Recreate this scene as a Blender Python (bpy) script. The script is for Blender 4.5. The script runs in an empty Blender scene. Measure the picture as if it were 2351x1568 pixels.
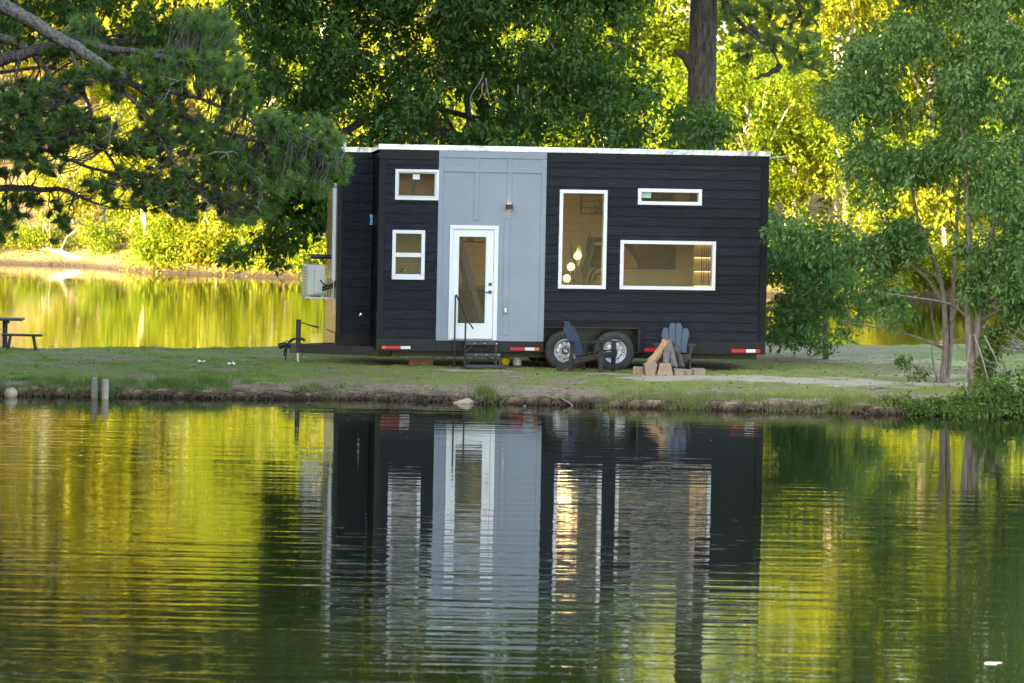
import bpy, math, random
import numpy as np
from mathutils import Vector, Matrix

sc = bpy.context.scene
col = sc.collection
rng = np.random.default_rng(7)
random.seed(7)

# ---------------------------------------------------------------- camera
CAM_H = 4.5
PITCH = math.atan(455 / 9000.0)
ROLL = math.radians(1.1)
cam_d = bpy.data.cameras.new('camera')
cam = bpy.data.objects.new('camera', cam_d)
col.objects.link(cam)
cam_d.sensor_width = 36.0
cam_d.lens = 36.0 * 9000 / 2351
cam_d.clip_start = 0.5
cam_d.clip_end = 3000
cam_d.dof.use_dof = True
cam_d.dof.focus_distance = 72.5
cam_d.dof.aperture_fstop = 4.5
cam.matrix_world = (Matrix.Translation((0, 0, CAM_H)) @ Matrix.Rotation(math.pi / 2 - PITCH, 4, 'X')
                    @ Matrix.Rotation(ROLL, 4, 'Z'))
sc.camera = cam

# ---------------------------------------------------------------- sky, sun, exposure
SUN_EL = math.radians(15)
SUN_AZ = math.radians(231)            # clockwise from +Y: behind the camera, to the left
w = bpy.data.worlds.new('World')
sc.world = w
w.use_nodes = True
wn = w.node_tree.nodes
wl = w.node_tree.links
sky = wn.new('ShaderNodeTexSky')
sky.sky_type = 'NISHITA'
sky.sun_disc = False
sky.sun_elevation = SUN_EL
sky.sun_rotation = SUN_AZ
sky.dust_density = 2.0
sky.ozone_density = 0.6
wl.new(sky.outputs[0], wn['Background'].inputs[0])
wn['Background'].inputs[1].default_value = 0.15
sun_d = bpy.data.lights.new('sun', 'SUN')
sun_d.energy = 5.0
sun_d.angle = math.radians(0.5)
sun_d.color = (1.0, 0.83, 0.47)
sun = bpy.data.objects.new('sun', sun_d)
col.objects.link(sun)
to_sun = Vector((math.sin(SUN_AZ) * math.cos(SUN_EL), math.cos(SUN_AZ) * math.cos(SUN_EL), math.sin(SUN_EL)))
sun.rotation_euler = to_sun.to_track_quat('Z', 'Y').to_euler()
sun.location = (-60, 20, 40)
sc.view_settings.view_transform = 'Standard'
sc.view_settings.look = 'None'
sc.view_settings.exposure = 2.8
sc.view_settings.gamma = 1.0
sc.view_settings.use_curve_mapping = False
sc.cycles.max_bounces = 8
sc.cycles.diffuse_bounces = 2
sc.cycles.glossy_bounces = 4
sc.cycles.transmission_bounces = 4
sc.cycles.transparent_max_bounces = 8
sc.cycles.caustics_reflective = False
sc.cycles.caustics_refractive = False
sc.cycles.sample_clamp_indirect = 6.0
sc.cycles.use_denoising = True


# ---------------------------------------------------------------- pixel to place (photograph measured on a 2351 px wide view)
def _ray(x, y):
    a = (x - 1175.5) / 9000.0
    b = (784.0 - y) / 9000.0
    c, s = math.cos(ROLL), math.sin(ROLL)
    a2, b2 = a * c - b * s, a * s + b * c
    return np.array([a2, math.cos(PITCH) + b2 * math.sin(PITCH), -math.sin(PITCH) + b2 * math.cos(PITCH)])


def VY(x, y, Y):
    d = _ray(x, y)
    return np.array([0, 0, CAM_H]) + d * (Y / d[1])


def VZ(x, y, z):
    d = _ray(x, y)
    return np.array([0, 0, CAM_H]) + d * ((z - CAM_H) / d[2])


# ---------------------------------------------------------------- noise on the CPU
_perm = np.random.default_rng(3).random((256, 256))


def vnoise(x, y):
    x = np.asarray(x, float)
    y = np.asarray(y, float)
    xi = np.floor(x).astype(int)
    yi = np.floor(y).astype(int)
    fx = x - xi
    fy = y - yi
    fx = fx * fx * (3 - 2 * fx)
    fy = fy * fy * (3 - 2 * fy)
    a = _perm[xi & 255, yi & 255]
    b = _perm[(xi + 1) & 255, yi & 255]
    c = _perm[xi & 255, (yi + 1) & 255]
    d = _perm[(xi + 1) & 255, (yi + 1) & 255]
    return (a * (1 - fx) + b * fx) * (1 - fy) + (c * (1 - fx) + d * fx) * fy - 0.5


def fbm(x, y, o=4):
    s = 0
    a = 1.0
    for i in range(o):
        s = s + a * vnoise(x * 2 ** i + 17.3 * i, y * 2 ** i + 5.1 * i)
        a *= 0.5
    return s


def sstep(a, b, x):
    t = np.clip((x - a) / (b - a), 0, 1)
    return t * t * (3 - 2 * t)


# ---------------------------------------------------------------- materials
def nodes_of(m):
    m.use_nodes = True
    return m.node_tree.nodes, m.node_tree.links


def mat(name, base, rough=0.6, var=0.0, scale=8.0, bump=0.0, bscale=40.0, metal=0.0, spec=0.5, base2=None, stretch=None):
    """Principled with noise-driven colour variation and fine relief in object space."""
    m = bpy.data.materials.new(name)
    N, L = nodes_of(m)
    p = N['Principled BSDF']
    p.inputs['Roughness'].default_value = rough
    p.inputs['Metallic'].default_value = metal
    p.inputs['Specular IOR Level'].default_value = spec
    p.inputs['Base Color'].default_value = (*base, 1)
    tc = N.new('ShaderNodeTexCoord')
    src = tc.outputs['Object']
    if stretch:
        mp = N.new('ShaderNodeMapping')
        mp.inputs['Scale'].default_value = stretch
        L.new(src, mp.inputs[0])
        src = mp.outputs[0]
    if var > 0 or base2:
        n = N.new('ShaderNodeTexNoise')
        n.inputs['Scale'].default_value = scale
        n.inputs['Detail'].default_value = 6
        n.inputs['Roughness'].default_value = 0.65
        L.new(src, n.inputs['Vector'])
        r = N.new('ShaderNodeValToRGB')
        b2 = base2 or tuple(c * (1 + var) for c in base)
        b1 = base if base2 else tuple(c * (1 - var) for c in base)
        r.color_ramp.elements[0].position = 0.35
        r.color_ramp.elements[1].position = 0.65
        r.color_ramp.elements[0].color = (*b1, 1)
        r.color_ramp.elements[1].color = (*b2, 1)
        L.new(n.outputs['Fac'], r.inputs[0])
        L.new(r.outputs[0], p.inputs['Base Color'])
    if bump > 0:
        n2 = N.new('ShaderNodeTexNoise')
        n2.inputs['Scale'].default_value = bscale
        n2.inputs['Detail'].default_value = 5
        L.new(src, n2.inputs['Vector'])
        b = N.new('ShaderNodeBump')
        b.inputs['Distance'].default_value = bump
        b.inputs['Strength'].default_value = 1.0
        L.new(n2.outputs['Fac'], b.inputs['Height'])
        L.new(b.outputs[0], p.inputs['Normal'])
    return m


def leaf_mat(name, c1, c2, trans=0.35, tcol=None, rough=0.5, spec=0.3):
    m = bpy.data.materials.new(name)
    N, L = nodes_of(m)
    p = N['Principled BSDF']
    out = N['Material Output']
    p.inputs['Roughness'].default_value = rough
    p.inputs['Specular IOR Level'].default_value = spec
    at = N.new('ShaderNodeAttribute')
    at.attribute_name = 'tint'
    mx = N.new('ShaderNodeMix')
    mx.data_type = 'RGBA'
    mx.inputs[6].default_value = (*c1, 1)
    mx.inputs[7].default_value = (*c2, 1)
    L.new(at.outputs['Fac'], mx.inputs[0])
    L.new(mx.outputs[2], p.inputs['Base Color'])
    t = N.new('ShaderNodeBsdfTranslucent')
    m2 = N.new('ShaderNodeMix')
    m2.data_type = 'RGBA'
    m2.blend_type = 'MULTIPLY'
    m2.inputs[0].default_value = 1.0
    L.new(mx.outputs[2], m2.inputs[6])
    m2.inputs[7].default_value = (*(tcol or (1.5, 1.4, 0.6)), 1)
    L.new(m2.outputs[2], t.inputs[0])
    s = N.new('ShaderNodeMixShader')
    s.inputs[0].default_value = trans
    L.new(p.outputs[0], s.inputs[1])
    L.new(t.outputs[0], s.inputs[2])
    L.new(s.outputs[0], out.inputs[0])
    return m


def emit_mat(name, c, strength):
    m = bpy.data.materials.new(name)
    N, L = nodes_of(m)
    p = N['Principled BSDF']
    p.inputs['Base Color'].default_value = (0.8, 0.75, 0.6, 1)
    p.inputs['Emission Color'].default_value = (*c, 1)
    p.inputs['Emission Strength'].default_value = strength
    return m


def glass_mat(name, tint=(0.93, 0.95, 0.92), rough=0.0):
    m = bpy.data.materials.new(name)
    N, L = nodes_of(m)
    out = N['Material Output']
    N.remove(N['Principled BSDF'])
    t = N.new('ShaderNodeBsdfTransparent')
    t.inputs[0].default_value = (*tint, 1)
    g = N.new('ShaderNodeBsdfGlossy')
    g.inputs['Roughness'].default_value = rough
    f = N.new('ShaderNodeFresnel')
    f.inputs[0].default_value = 1.32
    s = N.new('ShaderNodeMixShader')
    L.new(f.outputs[0], s.inputs[0])
    L.new(t.outputs[0], s.inputs[1])
    L.new(g.outputs[0], s.inputs[2])
    L.new(s.outputs[0], out.inputs[0])
    return m


M = {}
M['siding'] = mat('charcoal_siding', (0.0052, 0.0060, 0.0100), 0.44, base2=(0.0165, 0.0185, 0.0270), scale=4, bump=0.010, bscale=16, stretch=(0.8, 3, 12), spec=0.22)
N_, L_ = M['siding'].node_tree.nodes, M['siding'].node_tree.links
oi_ = N_.new('ShaderNodeObjectInfo')
mr_ = N_.new('ShaderNodeMapRange')
mr_.inputs[3].default_value = 0.72
mr_.inputs[4].default_value = 1.3
L_.new(oi_.outputs['Random'], mr_.inputs[0])
vm_ = N_.new('ShaderNodeVectorMath')
vm_.operation = 'SCALE'
src_ = N_['Principled BSDF'].inputs['Base Color'].links[0].from_socket
L_.new(src_, vm_.inputs[0])
L_.new(mr_.outputs[0], vm_.inputs['Scale'])
L_.new(vm_.outputs[0], N_['Principled BSDF'].inputs['Base Color'])
M['trim_dark'] = mat('black_trim', (0.0065, 0.0072, 0.0105), 0.42, var=0.15, scale=3, bump=0.001, spec=0.2)
M['skirt'] = mat('dark_skirt', (0.010, 0.0115, 0.0155), 0.45, base2=(0.022, 0.0205, 0.0190), scale=3.5, spec=0.25)
M['panel'] = mat('grey_panel', (0.262, 0.296, 0.342), 0.55, var=0.06, scale=1.2, bump=0.0006, bscale=60)
M['white'] = mat('white_trim', (0.80, 0.80, 0.79), 0.4, var=0.02, scale=3)
M['end'] = mat('olive_end_wall', (0.045, 0.052, 0.03), 0.25, var=0.15, scale=2, spec=0.6)
M['roof'] = mat('roof_metal', (0.50, 0.55, 0.61), 0.24, var=0.14, scale=2.5, metal=0.85, bump=0.05, bscale=2.2)
M['glass'] = glass_mat('window_glass')
M['black'] = mat('black_metal', (0.012, 0.012, 0.014), 0.4, var=0.2, scale=12)
M['steel'] = mat('frame_steel', (0.030, 0.031, 0.034), 0.45, var=0.3, scale=6, bump=0.001)
M['chrome'] = mat('bright_metal', (0.6, 0.6, 0.6), 0.25, metal=1.0)
M['rubber'] = mat('tyre_rubber', (0.022, 0.022, 0.023), 0.75, base2=(0.05, 0.047, 0.043), scale=6, bump=0.002, bscale=60)
M['rim'] = mat('painted_steel_rim', (0.50, 0.52, 0.54), 0.35, var=0.12, scale=7, metal=0.35)
M['red'] = mat('red_reflector', (0.55, 0.01, 0.025), 0.3, var=0.15, scale=30)
M['amber'] = mat('amber_lens', (0.70, 0.16, 0.01), 0.3, var=0.1, scale=30)
M['refl'] = mat('white_reflector', (0.75, 0.75, 0.76), 0.3, var=0.05, scale=30)
M['ac'] = mat('ac_casing', (0.62, 0.62, 0.58), 0.4, var=0.04, scale=3)
M['ac_dark'] = mat('ac_grille', (0.20, 0.20, 0.19), 0.5, var=0.1, scale=20)
M['int_wall'] = mat('shiplap_paint', (0.44, 0.35, 0.15), 0.6, var=0.05, scale=4)
M['int_wood'] = mat('orange_wood', (0.46, 0.21, 0.09), 0.5, base2=(0.34, 0.14, 0.06), scale=3, stretch=(1, 1, 8))
M['int_floor'] = mat('wood_floor', (0.25, 0.16, 0.09), 0.4, var=0.25, scale=4, stretch=(1, 8, 1))
M['int_dark'] = mat('dark_furniture', (0.014, 0.015, 0.014), 0.5, var=0.2, scale=6, spec=0.25)
M['bluegrey'] = mat('stair_stringer_paint', (0.060, 0.076, 0.082), 0.5, var=0.06, scale=4)
M['globe'] = emit_mat('lamp_globe', (1.0, 0.80, 0.42), 0.20)
M['led'] = emit_mat('led_strip', (1.0, 0.72, 0.34), 1.0)
M['sconce_l'] = emit_mat('sconce_bulb', (1.0, 0.62, 0.40), 0.6)
M['chair'] = mat('slate_blue_plastic_wood', (0.052, 0.067, 0.094), 0.5, var=0.12, scale=9, bump=0.001, stretch=(4, 4, 1))
M['chair_dk'] = mat('black_plastic_wood', (0.022, 0.024, 0.024), 0.5, var=0.2, scale=9, bump=0.001)
M['stone'] = mat('tan_block', (0.25, 0.185, 0.13), 0.85, base2=(0.35, 0.27, 0.20), scale=9, bump=0.006, bscale=60)
M['log_pale'] = mat('peeled_log', (0.50, 0.31, 0.14), 0.75, base2=(0.34, 0.17, 0.09), scale=7, bump=0.008, bscale=20, stretch=(3, 3, 1))
M['bark_grey'] = mat('grey_bark', (0.10, 0.085, 0.072), 0.85, base2=(0.24, 0.21, 0.18), scale=9, bump=0.03, bscale=14, stretch=(3, 3, 0.7))
M['bark_dark'] = mat('dark_bark', (0.032, 0.025, 0.021), 0.9, base2=(0.150, 0.130, 0.112), scale=5, bump=0.06, bscale=7, stretch=(4, 4, 0.8))
M['bark_lichen'] = mat('lichen_bark', (0.045, 0.037, 0.030), 0.9, base2=(0.22, 0.20, 0.17), scale=16, bump=0.02, bscale=18)
M['bark_far'] = mat('pale_far_bark', (0.26, 0.215, 0.155), 0.85, base2=(0.46, 0.40, 0.31), scale=3, bump=0.03, bscale=8, stretch=(2, 2, 0.5))
M['bark_rust'] = mat('rust_pine_bark', (0.24, 0.12, 0.06), 0.85, base2=(0.34, 0.19, 0.10), scale=4, bump=0.03, bscale=8)
M['twig'] = mat('dead_twig', (0.22, 0.19, 0.16), 0.9, var=0.3, scale=20)
M['wood_old'] = mat('weathered_wood', (0.17, 0.14, 0.11), 0.85, base2=(0.28, 0.25, 0.21), scale=10, bump=0.004, bscale=30, stretch=(1, 1, 6))
M['wood_dark'] = mat('dark_stained_wood', (0.035, 0.03, 0.026), 0.7, var=0.3, scale=10)
M['rock'] = mat('pale_rock', (0.33, 0.25, 0.17), 0.85, base2=(0.46, 0.37, 0.27), scale=6, bump=0.02, bscale=12)
M['yellow'] = mat('yellow_glaze', (0.75, 0.58, 0.01), 0.35, var=0.1, scale=12)
M['paper'] = mat('white_paper', (0.80, 0.79, 0.76), 0.7, var=0.05, scale=10)
M['orange'] = mat('orange_plastic', (0.75, 0.14, 0.02), 0.5, var=0.15, scale=12)
M['brick'] = mat('red_brick', (0.22, 0.09, 0.055), 0.85, var=0.25, scale=12, bump=0.004)
M['root'] = mat('root_fibre', (0.065, 0.042, 0.026), 0.9, base2=(0.17, 0.12, 0.075), scale=9)
M['pvc'] = mat('white_pvc', (0.74, 0.74, 0.75), 0.35, var=0.03, scale=6)
M['blue'] = mat('blue_fitting', (0.25, 0.50, 0.75), 0.35, var=0.1, scale=20)
M['teal'] = mat('pale_teal_linen', (0.42, 0.55, 0.52), 0.8, var=0.06, scale=9)

M['oak'] = leaf_mat('oak_leaf', (0.022, 0.066, 0.020), (0.105, 0.185, 0.028), 0.32)
M['maple'] = leaf_mat('shore_tree_leaf', (0.044, 0.112, 0.024), (0.170, 0.275, 0.075), 0.32, (1.3, 1.35, 0.6), rough=0.45, spec=0.4)
M['needle'] = leaf_mat('pine_needle', (0.042, 0.092, 0.022), (0.190, 0.295, 0.068), 0.22)
M['cover'] = leaf_mat('ground_cover_leaf', (0.028, 0.072, 0.014), (0.140, 0.215, 0.035), 0.25)
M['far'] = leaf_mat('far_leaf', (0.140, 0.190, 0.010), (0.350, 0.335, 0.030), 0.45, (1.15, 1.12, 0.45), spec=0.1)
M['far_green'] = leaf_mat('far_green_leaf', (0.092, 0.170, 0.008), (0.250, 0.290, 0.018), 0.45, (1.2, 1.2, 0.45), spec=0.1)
M['shade'] = leaf_mat('tall_tree_leaf', (0.03, 0.06, 0.02), (0.07, 0.11, 0.03), 0.0)
M['grass'] = leaf_mat('grass_blade', (0.130, 0.240, 0.028), (0.460, 0.450, 0.130), 0.25, (1.2, 1.2, 0.6))
M['tall_grass'] = leaf_mat('bank_grass', (0.085, 0.165, 0.026), (0.235, 0.255, 0.085), 0.25, (1.2, 1.2, 0.6))
M['house_plant'] = mat('house_plant_leaf', (0.03, 0.055, 0.02), 0.45, var=0.3, scale=8)


# ---------------------------------------------------------------- mesh helpers
def tag(o, label=None, cat=None, group=None, kind=None):
    if label:
        o['label'] = label
    if cat:
        o['category'] = cat
    if group:
        o['group'] = group
    if kind:
        o['kind'] = kind
    return o


def link(name, me, parent=None):
    o = bpy.data.objects.new(name, me)
    col.objects.link(o)
    if parent is not None:
        o.parent = parent
    return o


def empty(name, loc, rz=0.0, label=None, cat=None, group=None):
    o = bpy.data.objects.new(name, None)
    o.empty_display_size = 0.2
    o.location = loc
    o.rotation_euler = (0, 0, rz)
    col.objects.link(o)
    return tag(o, label, cat, group)


def np_mesh(name, verts, faces, material, smooth=False, tint=None):
    """faces: (n,3) or (n,4) int array"""
    verts = np.asarray(verts, np.float32)
    faces = np.asarray(faces, np.int32)
    me = bpy.data.meshes.new(name)
    n, k = faces.shape
    me.vertices.add(len(verts))
    me.vertices.foreach_set('co', verts.ravel())
    me.loops.add(n * k)
    me.loops.foreach_set('vertex_index', faces.ravel())
    me.polygons.add(n)
    me.polygons.foreach_set('loop_start', np.arange(0, n * k, k, dtype=np.int32))
    if smooth:
        me.polygons.foreach_set('use_smooth', np.ones(n, bool))
    if tint is not None:
        a = me.attributes.new('tint', 'FLOAT', 'POINT')
        a.data.foreach_set('value', np.asarray(tint, np.float32))
    me.update(calc_edges=True)
    if material:
        me.materials.append(material)
    return me


class MB:
    def __init__(s):
        s.v = []
        s.f = []

    def add(s, vs, fs):
        b = len(s.v)
        s.v += [tuple(float(c) for c in p) for p in vs]
        s.f += [tuple(i + b for i in f) for f in fs]
        return s

    def box(s, x0, x1, y0, y1, z0, z1):
        return s.add([(x0, y0, z0), (x1, y0, z0), (x1, y1, z0), (x0, y1, z0), (x0, y0, z1), (x1, y0, z1), (x1, y1, z1), (x0, y1, z1)],
                     [(0, 3, 2, 1), (4, 5, 6, 7), (0, 1, 5, 4), (1, 2, 6, 5), (2, 3, 7, 6), (3, 0, 4, 7)])

    def bbox(s, x0, x1, y0, y1, z0, z1, b=0.006):
        """box with chamfered vertical and horizontal edges (24 verts)"""
        X, Y, Z = (x0, x1), (y0, y1), (z0, z1)
        vs = []
        idx = {}
        for i in (0, 1):
            for j in (0, 1):
                for k in (0, 1):
                    sx, sy, sz = (1, -1)[i] * b, (1, -1)[j] * b, (1, -1)[k] * b
                    for a, p in enumerate([(X[i], Y[j] + sy, Z[k] + sz), (X[i] + sx, Y[j], Z[k] + sz), (X[i] + sx, Y[j] + sy, Z[k])]):
                        idx[i, j, k, a] = len(vs)
                        vs.append(p)
        fs = []
        q = lambda *t: [idx[u] for u in t]
        for i in (0, 1):
            fs.append(q((i, 0, 0, 0), (i, 1, 0, 0), (i, 1, 1, 0), (i, 0, 1, 0)))
            fs.append(q((0, i, 0, 1), (1, i, 0, 1), (1, i, 1, 1), (0, i, 1, 1)))
            fs.append(q((0, 0, i, 2), (1, 0, i, 2), (1, 1, i, 2), (0, 1, i, 2)))
            for j in (0, 1):
                fs.append(q((i, j, 0, 0), (i, j, 1, 0), (i, j, 1, 1), (i, j, 0, 1)))
                fs.append(q((i, 0, j, 0), (i, 1, j, 0), (i, 1, j, 2), (i, 0, j, 2)))
                fs.append(q((0, i, j, 1), (1, i, j, 1), (1, i, j, 2), (0, i, j, 2)))
                for k in (0, 1):
                    fs.append(q((i, j, k, 0), (i, j, k, 1), (i, j, k, 2)))
        return s.add(vs, fs)

    def prism(s, pts, d):
        """polygon pts (3d list) extruded by vector d"""
        n = len(pts)
        a = [tuple(p) for p in pts]
        b = [tuple(np.asarray(p, float) + np.asarray(d, float)) for p in pts]
        return s.add(a + b, [tuple(range(n))[::-1], tuple(range(n, 2 * n))] + [(i, (i + 1) % n, n + (i + 1) % n, n + i) for i in range(n)])

    def tube(s, pts, r, n=8, cap=True):
        pts = np.asarray(pts, float)
        if np.isscalar(r):
            r = np.full(len(pts), r)
        T = np.gradient(pts, axis=0)
        T /= np.linalg.norm(T, axis=1)[:, None] + 1e-9
        ref = np.array([0.0, 0, 1]) if abs(T[0][2]) < 0.9 else np.array([1.0, 0, 0])
        u = np.cross(T[0], ref)
        u /= np.linalg.norm(u)
        vs = []
        ang = np.arange(n) * 2 * math.pi / n
        for i in range(len(pts)):
            u = u - T[i] * np.dot(u, T[i])
            u /= np.linalg.norm(u) + 1e-9
            v = np.cross(T[i], u)
            for a in ang:
                vs.append(pts[i] + r[i] * (math.cos(a) * u + math.sin(a) * v))
        fs = []
        for i in range(len(pts) - 1):
            for j in range(n):
                fs.append((i * n + j, i * n + (j + 1) % n, (i + 1) * n + (j + 1) % n, (i + 1) * n + j))
        if cap:
            fs.append(tuple(range(n))[::-1])
            fs.append(tuple(range((len(pts) - 1) * n, len(pts) * n)))
        return s.add(vs, fs)

    def lathe(s, prof, n=24, axis='Z', c=(0, 0, 0)):
        """prof: list of (r, h)"""
        vs = []
        for r, h in prof:
            for j in range(n):
                a = 2 * math.pi * j / n
                p = (r * math.cos(a), r * math.sin(a), h)
                if axis == 'Y':
                    p = (p[0], h, p[1])
                if axis == 'X':
                    p = (h, p[0], p[1])
                vs.append((p[0] + c[0], p[1] + c[1], p[2] + c[2]))
        fs = []
        for i in range(len(prof) - 1):
            for j in range(n):
                fs.append((i * n + j, i * n + (j + 1) % n, (i + 1) * n + (j + 1) % n, (i + 1) * n + j))
        return s.add(vs, fs)

    def build(s, name, m, parent=None, smooth=False, tint=None):
        me = bpy.data.meshes.new(name)
        me.from_pydata(s.v, [], s.f)
        me.materials.append(m)
        if smooth:
            me.polygons.foreach_set('use_smooth', np.ones(len(me.polygons), bool))
        me.update()
        return link(name, me, parent)


def wander(p0, p1, n=8, jit=0.1, sag=0.0):
    p0, p1 = np.asarray(p0, float), np.asarray(p1, float)
    t = np.linspace(0, 1, n)[:, None]
    p = p0 + (p1 - p0) * t
    L = np.linalg.norm(p1 - p0)
    off = np.cumsum(rng.normal(0, 1, (n, 3)), axis=0)
    off -= off[0] + (off[-1] - off[0]) * t
    p = p + off * jit * L / n ** 0.5 * 0.35
    p[:, 2] -= sag * 4 * (t * (1 - t))[:, 0]
    return p


def unit(a):
    return a / (np.linalg.norm(a, axis=-1, keepdims=True) + 1e-9)


def leaf_arrays(P, A, Nn, Ln, Wd, tint, fold=0.12, droop=0.12):
    """rhombic leaves folded on the midrib; returns verts, tris, tint"""
    n = len(P)
    A = unit(A)
    S = unit(np.cross(A, Nn))
    N2 = np.cross(S, A)
    L = Ln[:, None]
    Wv = Wd[:, None]
    mid = P + A * L * 0.45 + N2 * L * fold
    tip = P + A * L
    tip[:, 2] -= droop * Ln
    v = np.stack([P, mid + S * Wv * 0.5, tip, mid - S * Wv * 0.5], 1).reshape(-1, 3)
    b = (np.arange(n) * 4)[:, None]
    f = np.concatenate([b + np.array([[0, 1, 2]]), b + np.array([[0, 2, 3]])], 1).reshape(-1, 3)
    return v, f, np.repeat(tint, 4)


def sprays(centres, radius, per_c, per_s, Lm, aspect=0.5, outward=None, flat=0.5, droop=0.3, spread=0.16, tint_c=None):
    """leaves in sprays, sprays in clusters.  centres (n,3)"""
    n = len(centres)
    rad = np.broadcast_to(np.asarray(radius, float), (n,))
    C = np.repeat(centres, per_c, 0)
    d = unit(rng.normal(0, 1, (len(C), 3)))
    R = np.repeat(rad, per_c)[:, None] * rng.random((len(C), 1)) ** 0.45
    S = C + d * R * np.array([1, 1, 0.7])
    tc = rng.random(n) if tint_c is None else tint_c
    ts = np.repeat(tc, per_c) * 0.5 + rng.random(len(C)) * 0.35
    dirs = d * 0.8 + rng.normal(0, 0.5, d.shape)
    dirs[:, 2] -= droop
    dirs = unit(dirs)
    P = np.repeat(S, per_s, 0)
    D = np.repeat(dirs, per_s, 0)
    k = len(P)
    P = P + D * (rng.random((k, 1)) - 0.3) * spread * 1.6 + rng.normal(0, spread * 0.35, (k, 3))
    A = D + rng.normal(0, 0.7, (k, 3))
    A[:, 2] -= droop * 0.6
    Nn = rng.normal(0, 1, (k, 3)) * (1 - flat)
    Nn[:, 2] += flat
    Ln = Lm * (0.65 + 0.7 * rng.random(k))
    Wd = Ln * aspect * (0.75 + 0.5 * rng.random(k))
    tint = np.clip(np.repeat(ts, per_s) + rng.random(k) * 0.25, 0, 1)
    return leaf_arrays(P, A, Nn, Ln, Wd, tint), S


def in_poly(x, y, poly):
    inside = np.zeros(len(x), bool)
    n = len(poly)
    for i in range(n):
        x1, y1 = poly[i]
        x2, y2 = poly[(i + 1) % n]
        c = ((y1 > y) != (y2 > y)) & (x < (x2 - x1) * (y - y1) / (y2 - y1 + 1e-9) + x1)
        inside ^= c
    return inside


def fill_poly(poly, n, Y0, Y1, gap=0.0, seed=0):
    """n points in a crown whose outline is poly (view pixels), at depths Y0..Y1; noise leaves holes"""
    xs = [p[0] for p in poly]
    ys = [p[1] for p in poly]
    out = []
    while len(out) < n:
        x = rng.uniform(min(xs), max(xs), 400)
        y = rng.uniform(min(ys), max(ys), 400)
        ok = in_poly(x, y, poly)
        if gap > 0:
            ok &= (fbm(x / 95 + seed, y / 75 + seed * 3, 3) + 0.5) > gap
        for a, b in zip(x[ok], y[ok]):
            out.append(VY(a, b, rng.uniform(Y0, Y1)))
            if len(out) >= n:
                break
    return np.array(out)


def merge(*parts):
    vs, fs, ts = [], [], []
    b = 0
    for v, f, t in parts:
        vs.append(v)
        fs.append(f + b)
        ts.append(t)
        b += len(v)
    return np.concatenate(vs), np.concatenate(fs), np.concatenate(ts)


def leaf_obj(name, arr, m, parent=None, origin=None, stuff=True):
    v, f, t = arr
    if origin is not None:
        v = v - np.asarray(origin)
    o = link(name, np_mesh(name, v, f, m, tint=t), parent)
    if stuff:
        o['kind'] = 'stuff'
    return o

# ================================================================ the setting
FS = np.array([(-30, 66.5), (-8.79, 67.28), (-7, 67.35), (-5.08, 67.8), (-2.82, 68), (-.92, 67.64), (1.7, 67.27), (3.94, 67.02), (6.16, 66.88), (8.77, 66.7), (14, 66.3), (40, 64)])
BS = np.array([(-30, 74), (-10, 76.9), (-8.4, 77.9), (-3.85, 79.8), (5.9, 85.8), (8, 85.6), (10.8, 86.3), (40, 90)])
FAR = np.array([(-120, 150), (-60, 142), (-17.8, 136), (-14.6, 134.4), (-12, 129), (-9.7, 128.3), (-6.7, 126.6), (0, 123), (9, 119.9), (10.7, 118), (15.6, 119.5), (60, 116), (120, 112)])


def shore_d(x, y):
    ys = np.interp(x, FS[:, 0], FS[:, 1]) + fbm(x * 1.3, x * 0.2 + 3, 4) * 0.45 + fbm(x * 5.1, y * 1.5 + 8, 3) * 0.16
    return y - ys


def spit_z(x, y):
    x = np.asarray(x, float)
    y = np.asarray(y, float)
    d = shore_d(x, y)
    d2 = np.interp(x, BS[:, 0], BS[:, 1]) + fbm(x * 0.8, x * 0 + 9, 3) * 0.5 - y
    right = sstep(4.5, 7.0, x)
    z = -0.7 + 0.7 * sstep(-1.3, 0.0, d)
    mid = sstep(-5.8, -4.6, x) * sstep(2.6, 0.8, x)
    z = z + (0.14 - 0.03 * right - 0.035 * mid) * sstep(0.0, 0.20, d + 0.22 * fbm(x * 4, y * 4, 3)) + (0.07 + 0.05 * mid) * sstep(0.1, 1.1 + 0.7 * mid, d) + 0.11 * sstep(0.8, 4.0, d)
    z = z + (fbm(x * 1.1, y * 1.1, 4) * 0.035 + fbm(x * 6, y * 6, 3) * 0.012) * sstep(0.05, 0.6, d)
    z = np.minimum(z, -0.6 + 0.94 * sstep(-1.5, 0.7, d2) + fbm(x * 1.5, y * 1.5, 3) * 0.03)
    return z


def gz(x, y):
    return float(spit_z(np.array([x]), np.array([y]))[0])


def ell(x, y, cx, cy, rx, ry):
    return np.clip(1.4 - np.sqrt(((x - cx) / rx) ** 2 + ((y - cy) / ry) ** 2) * 1.4 + fbm(x * 1.7, y * 1.7, 4) * 0.9, 0, 1)


def sand_mask(x, y):
    s = ell(x, y, 5.6, 71.0, 5.4, 1.5)
    s = np.maximum(s, ell(x, y, 7.6, 78.5, 3.5, 2.6) * 0.55)
    s = np.maximum(s, ell(x, y, 8.0, 73.6, 2.4, 0.8) * 0.7)
    s = np.maximum(s, ell(x, y, 3.0, 71.2, 2.1, 1.2))
    s = np.maximum(s, ell(x, y, -0.6, 71.6, 1.0, 0.45) * 0.8)
    s = np.maximum(s, ell(x, y, 5.2, 67.7, 1.2, 0.35) * 0.9)
    return np.clip(s * 0.95, 0, 1)


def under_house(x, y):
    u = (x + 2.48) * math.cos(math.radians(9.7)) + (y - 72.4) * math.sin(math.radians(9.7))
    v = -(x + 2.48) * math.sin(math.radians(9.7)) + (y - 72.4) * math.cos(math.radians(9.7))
    return sstep(-0.5, 0.3, u) * sstep(7.6, 7.0, u) * sstep(0.1, 0.55, v) * sstep(3.0, 2.4, v)


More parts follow.
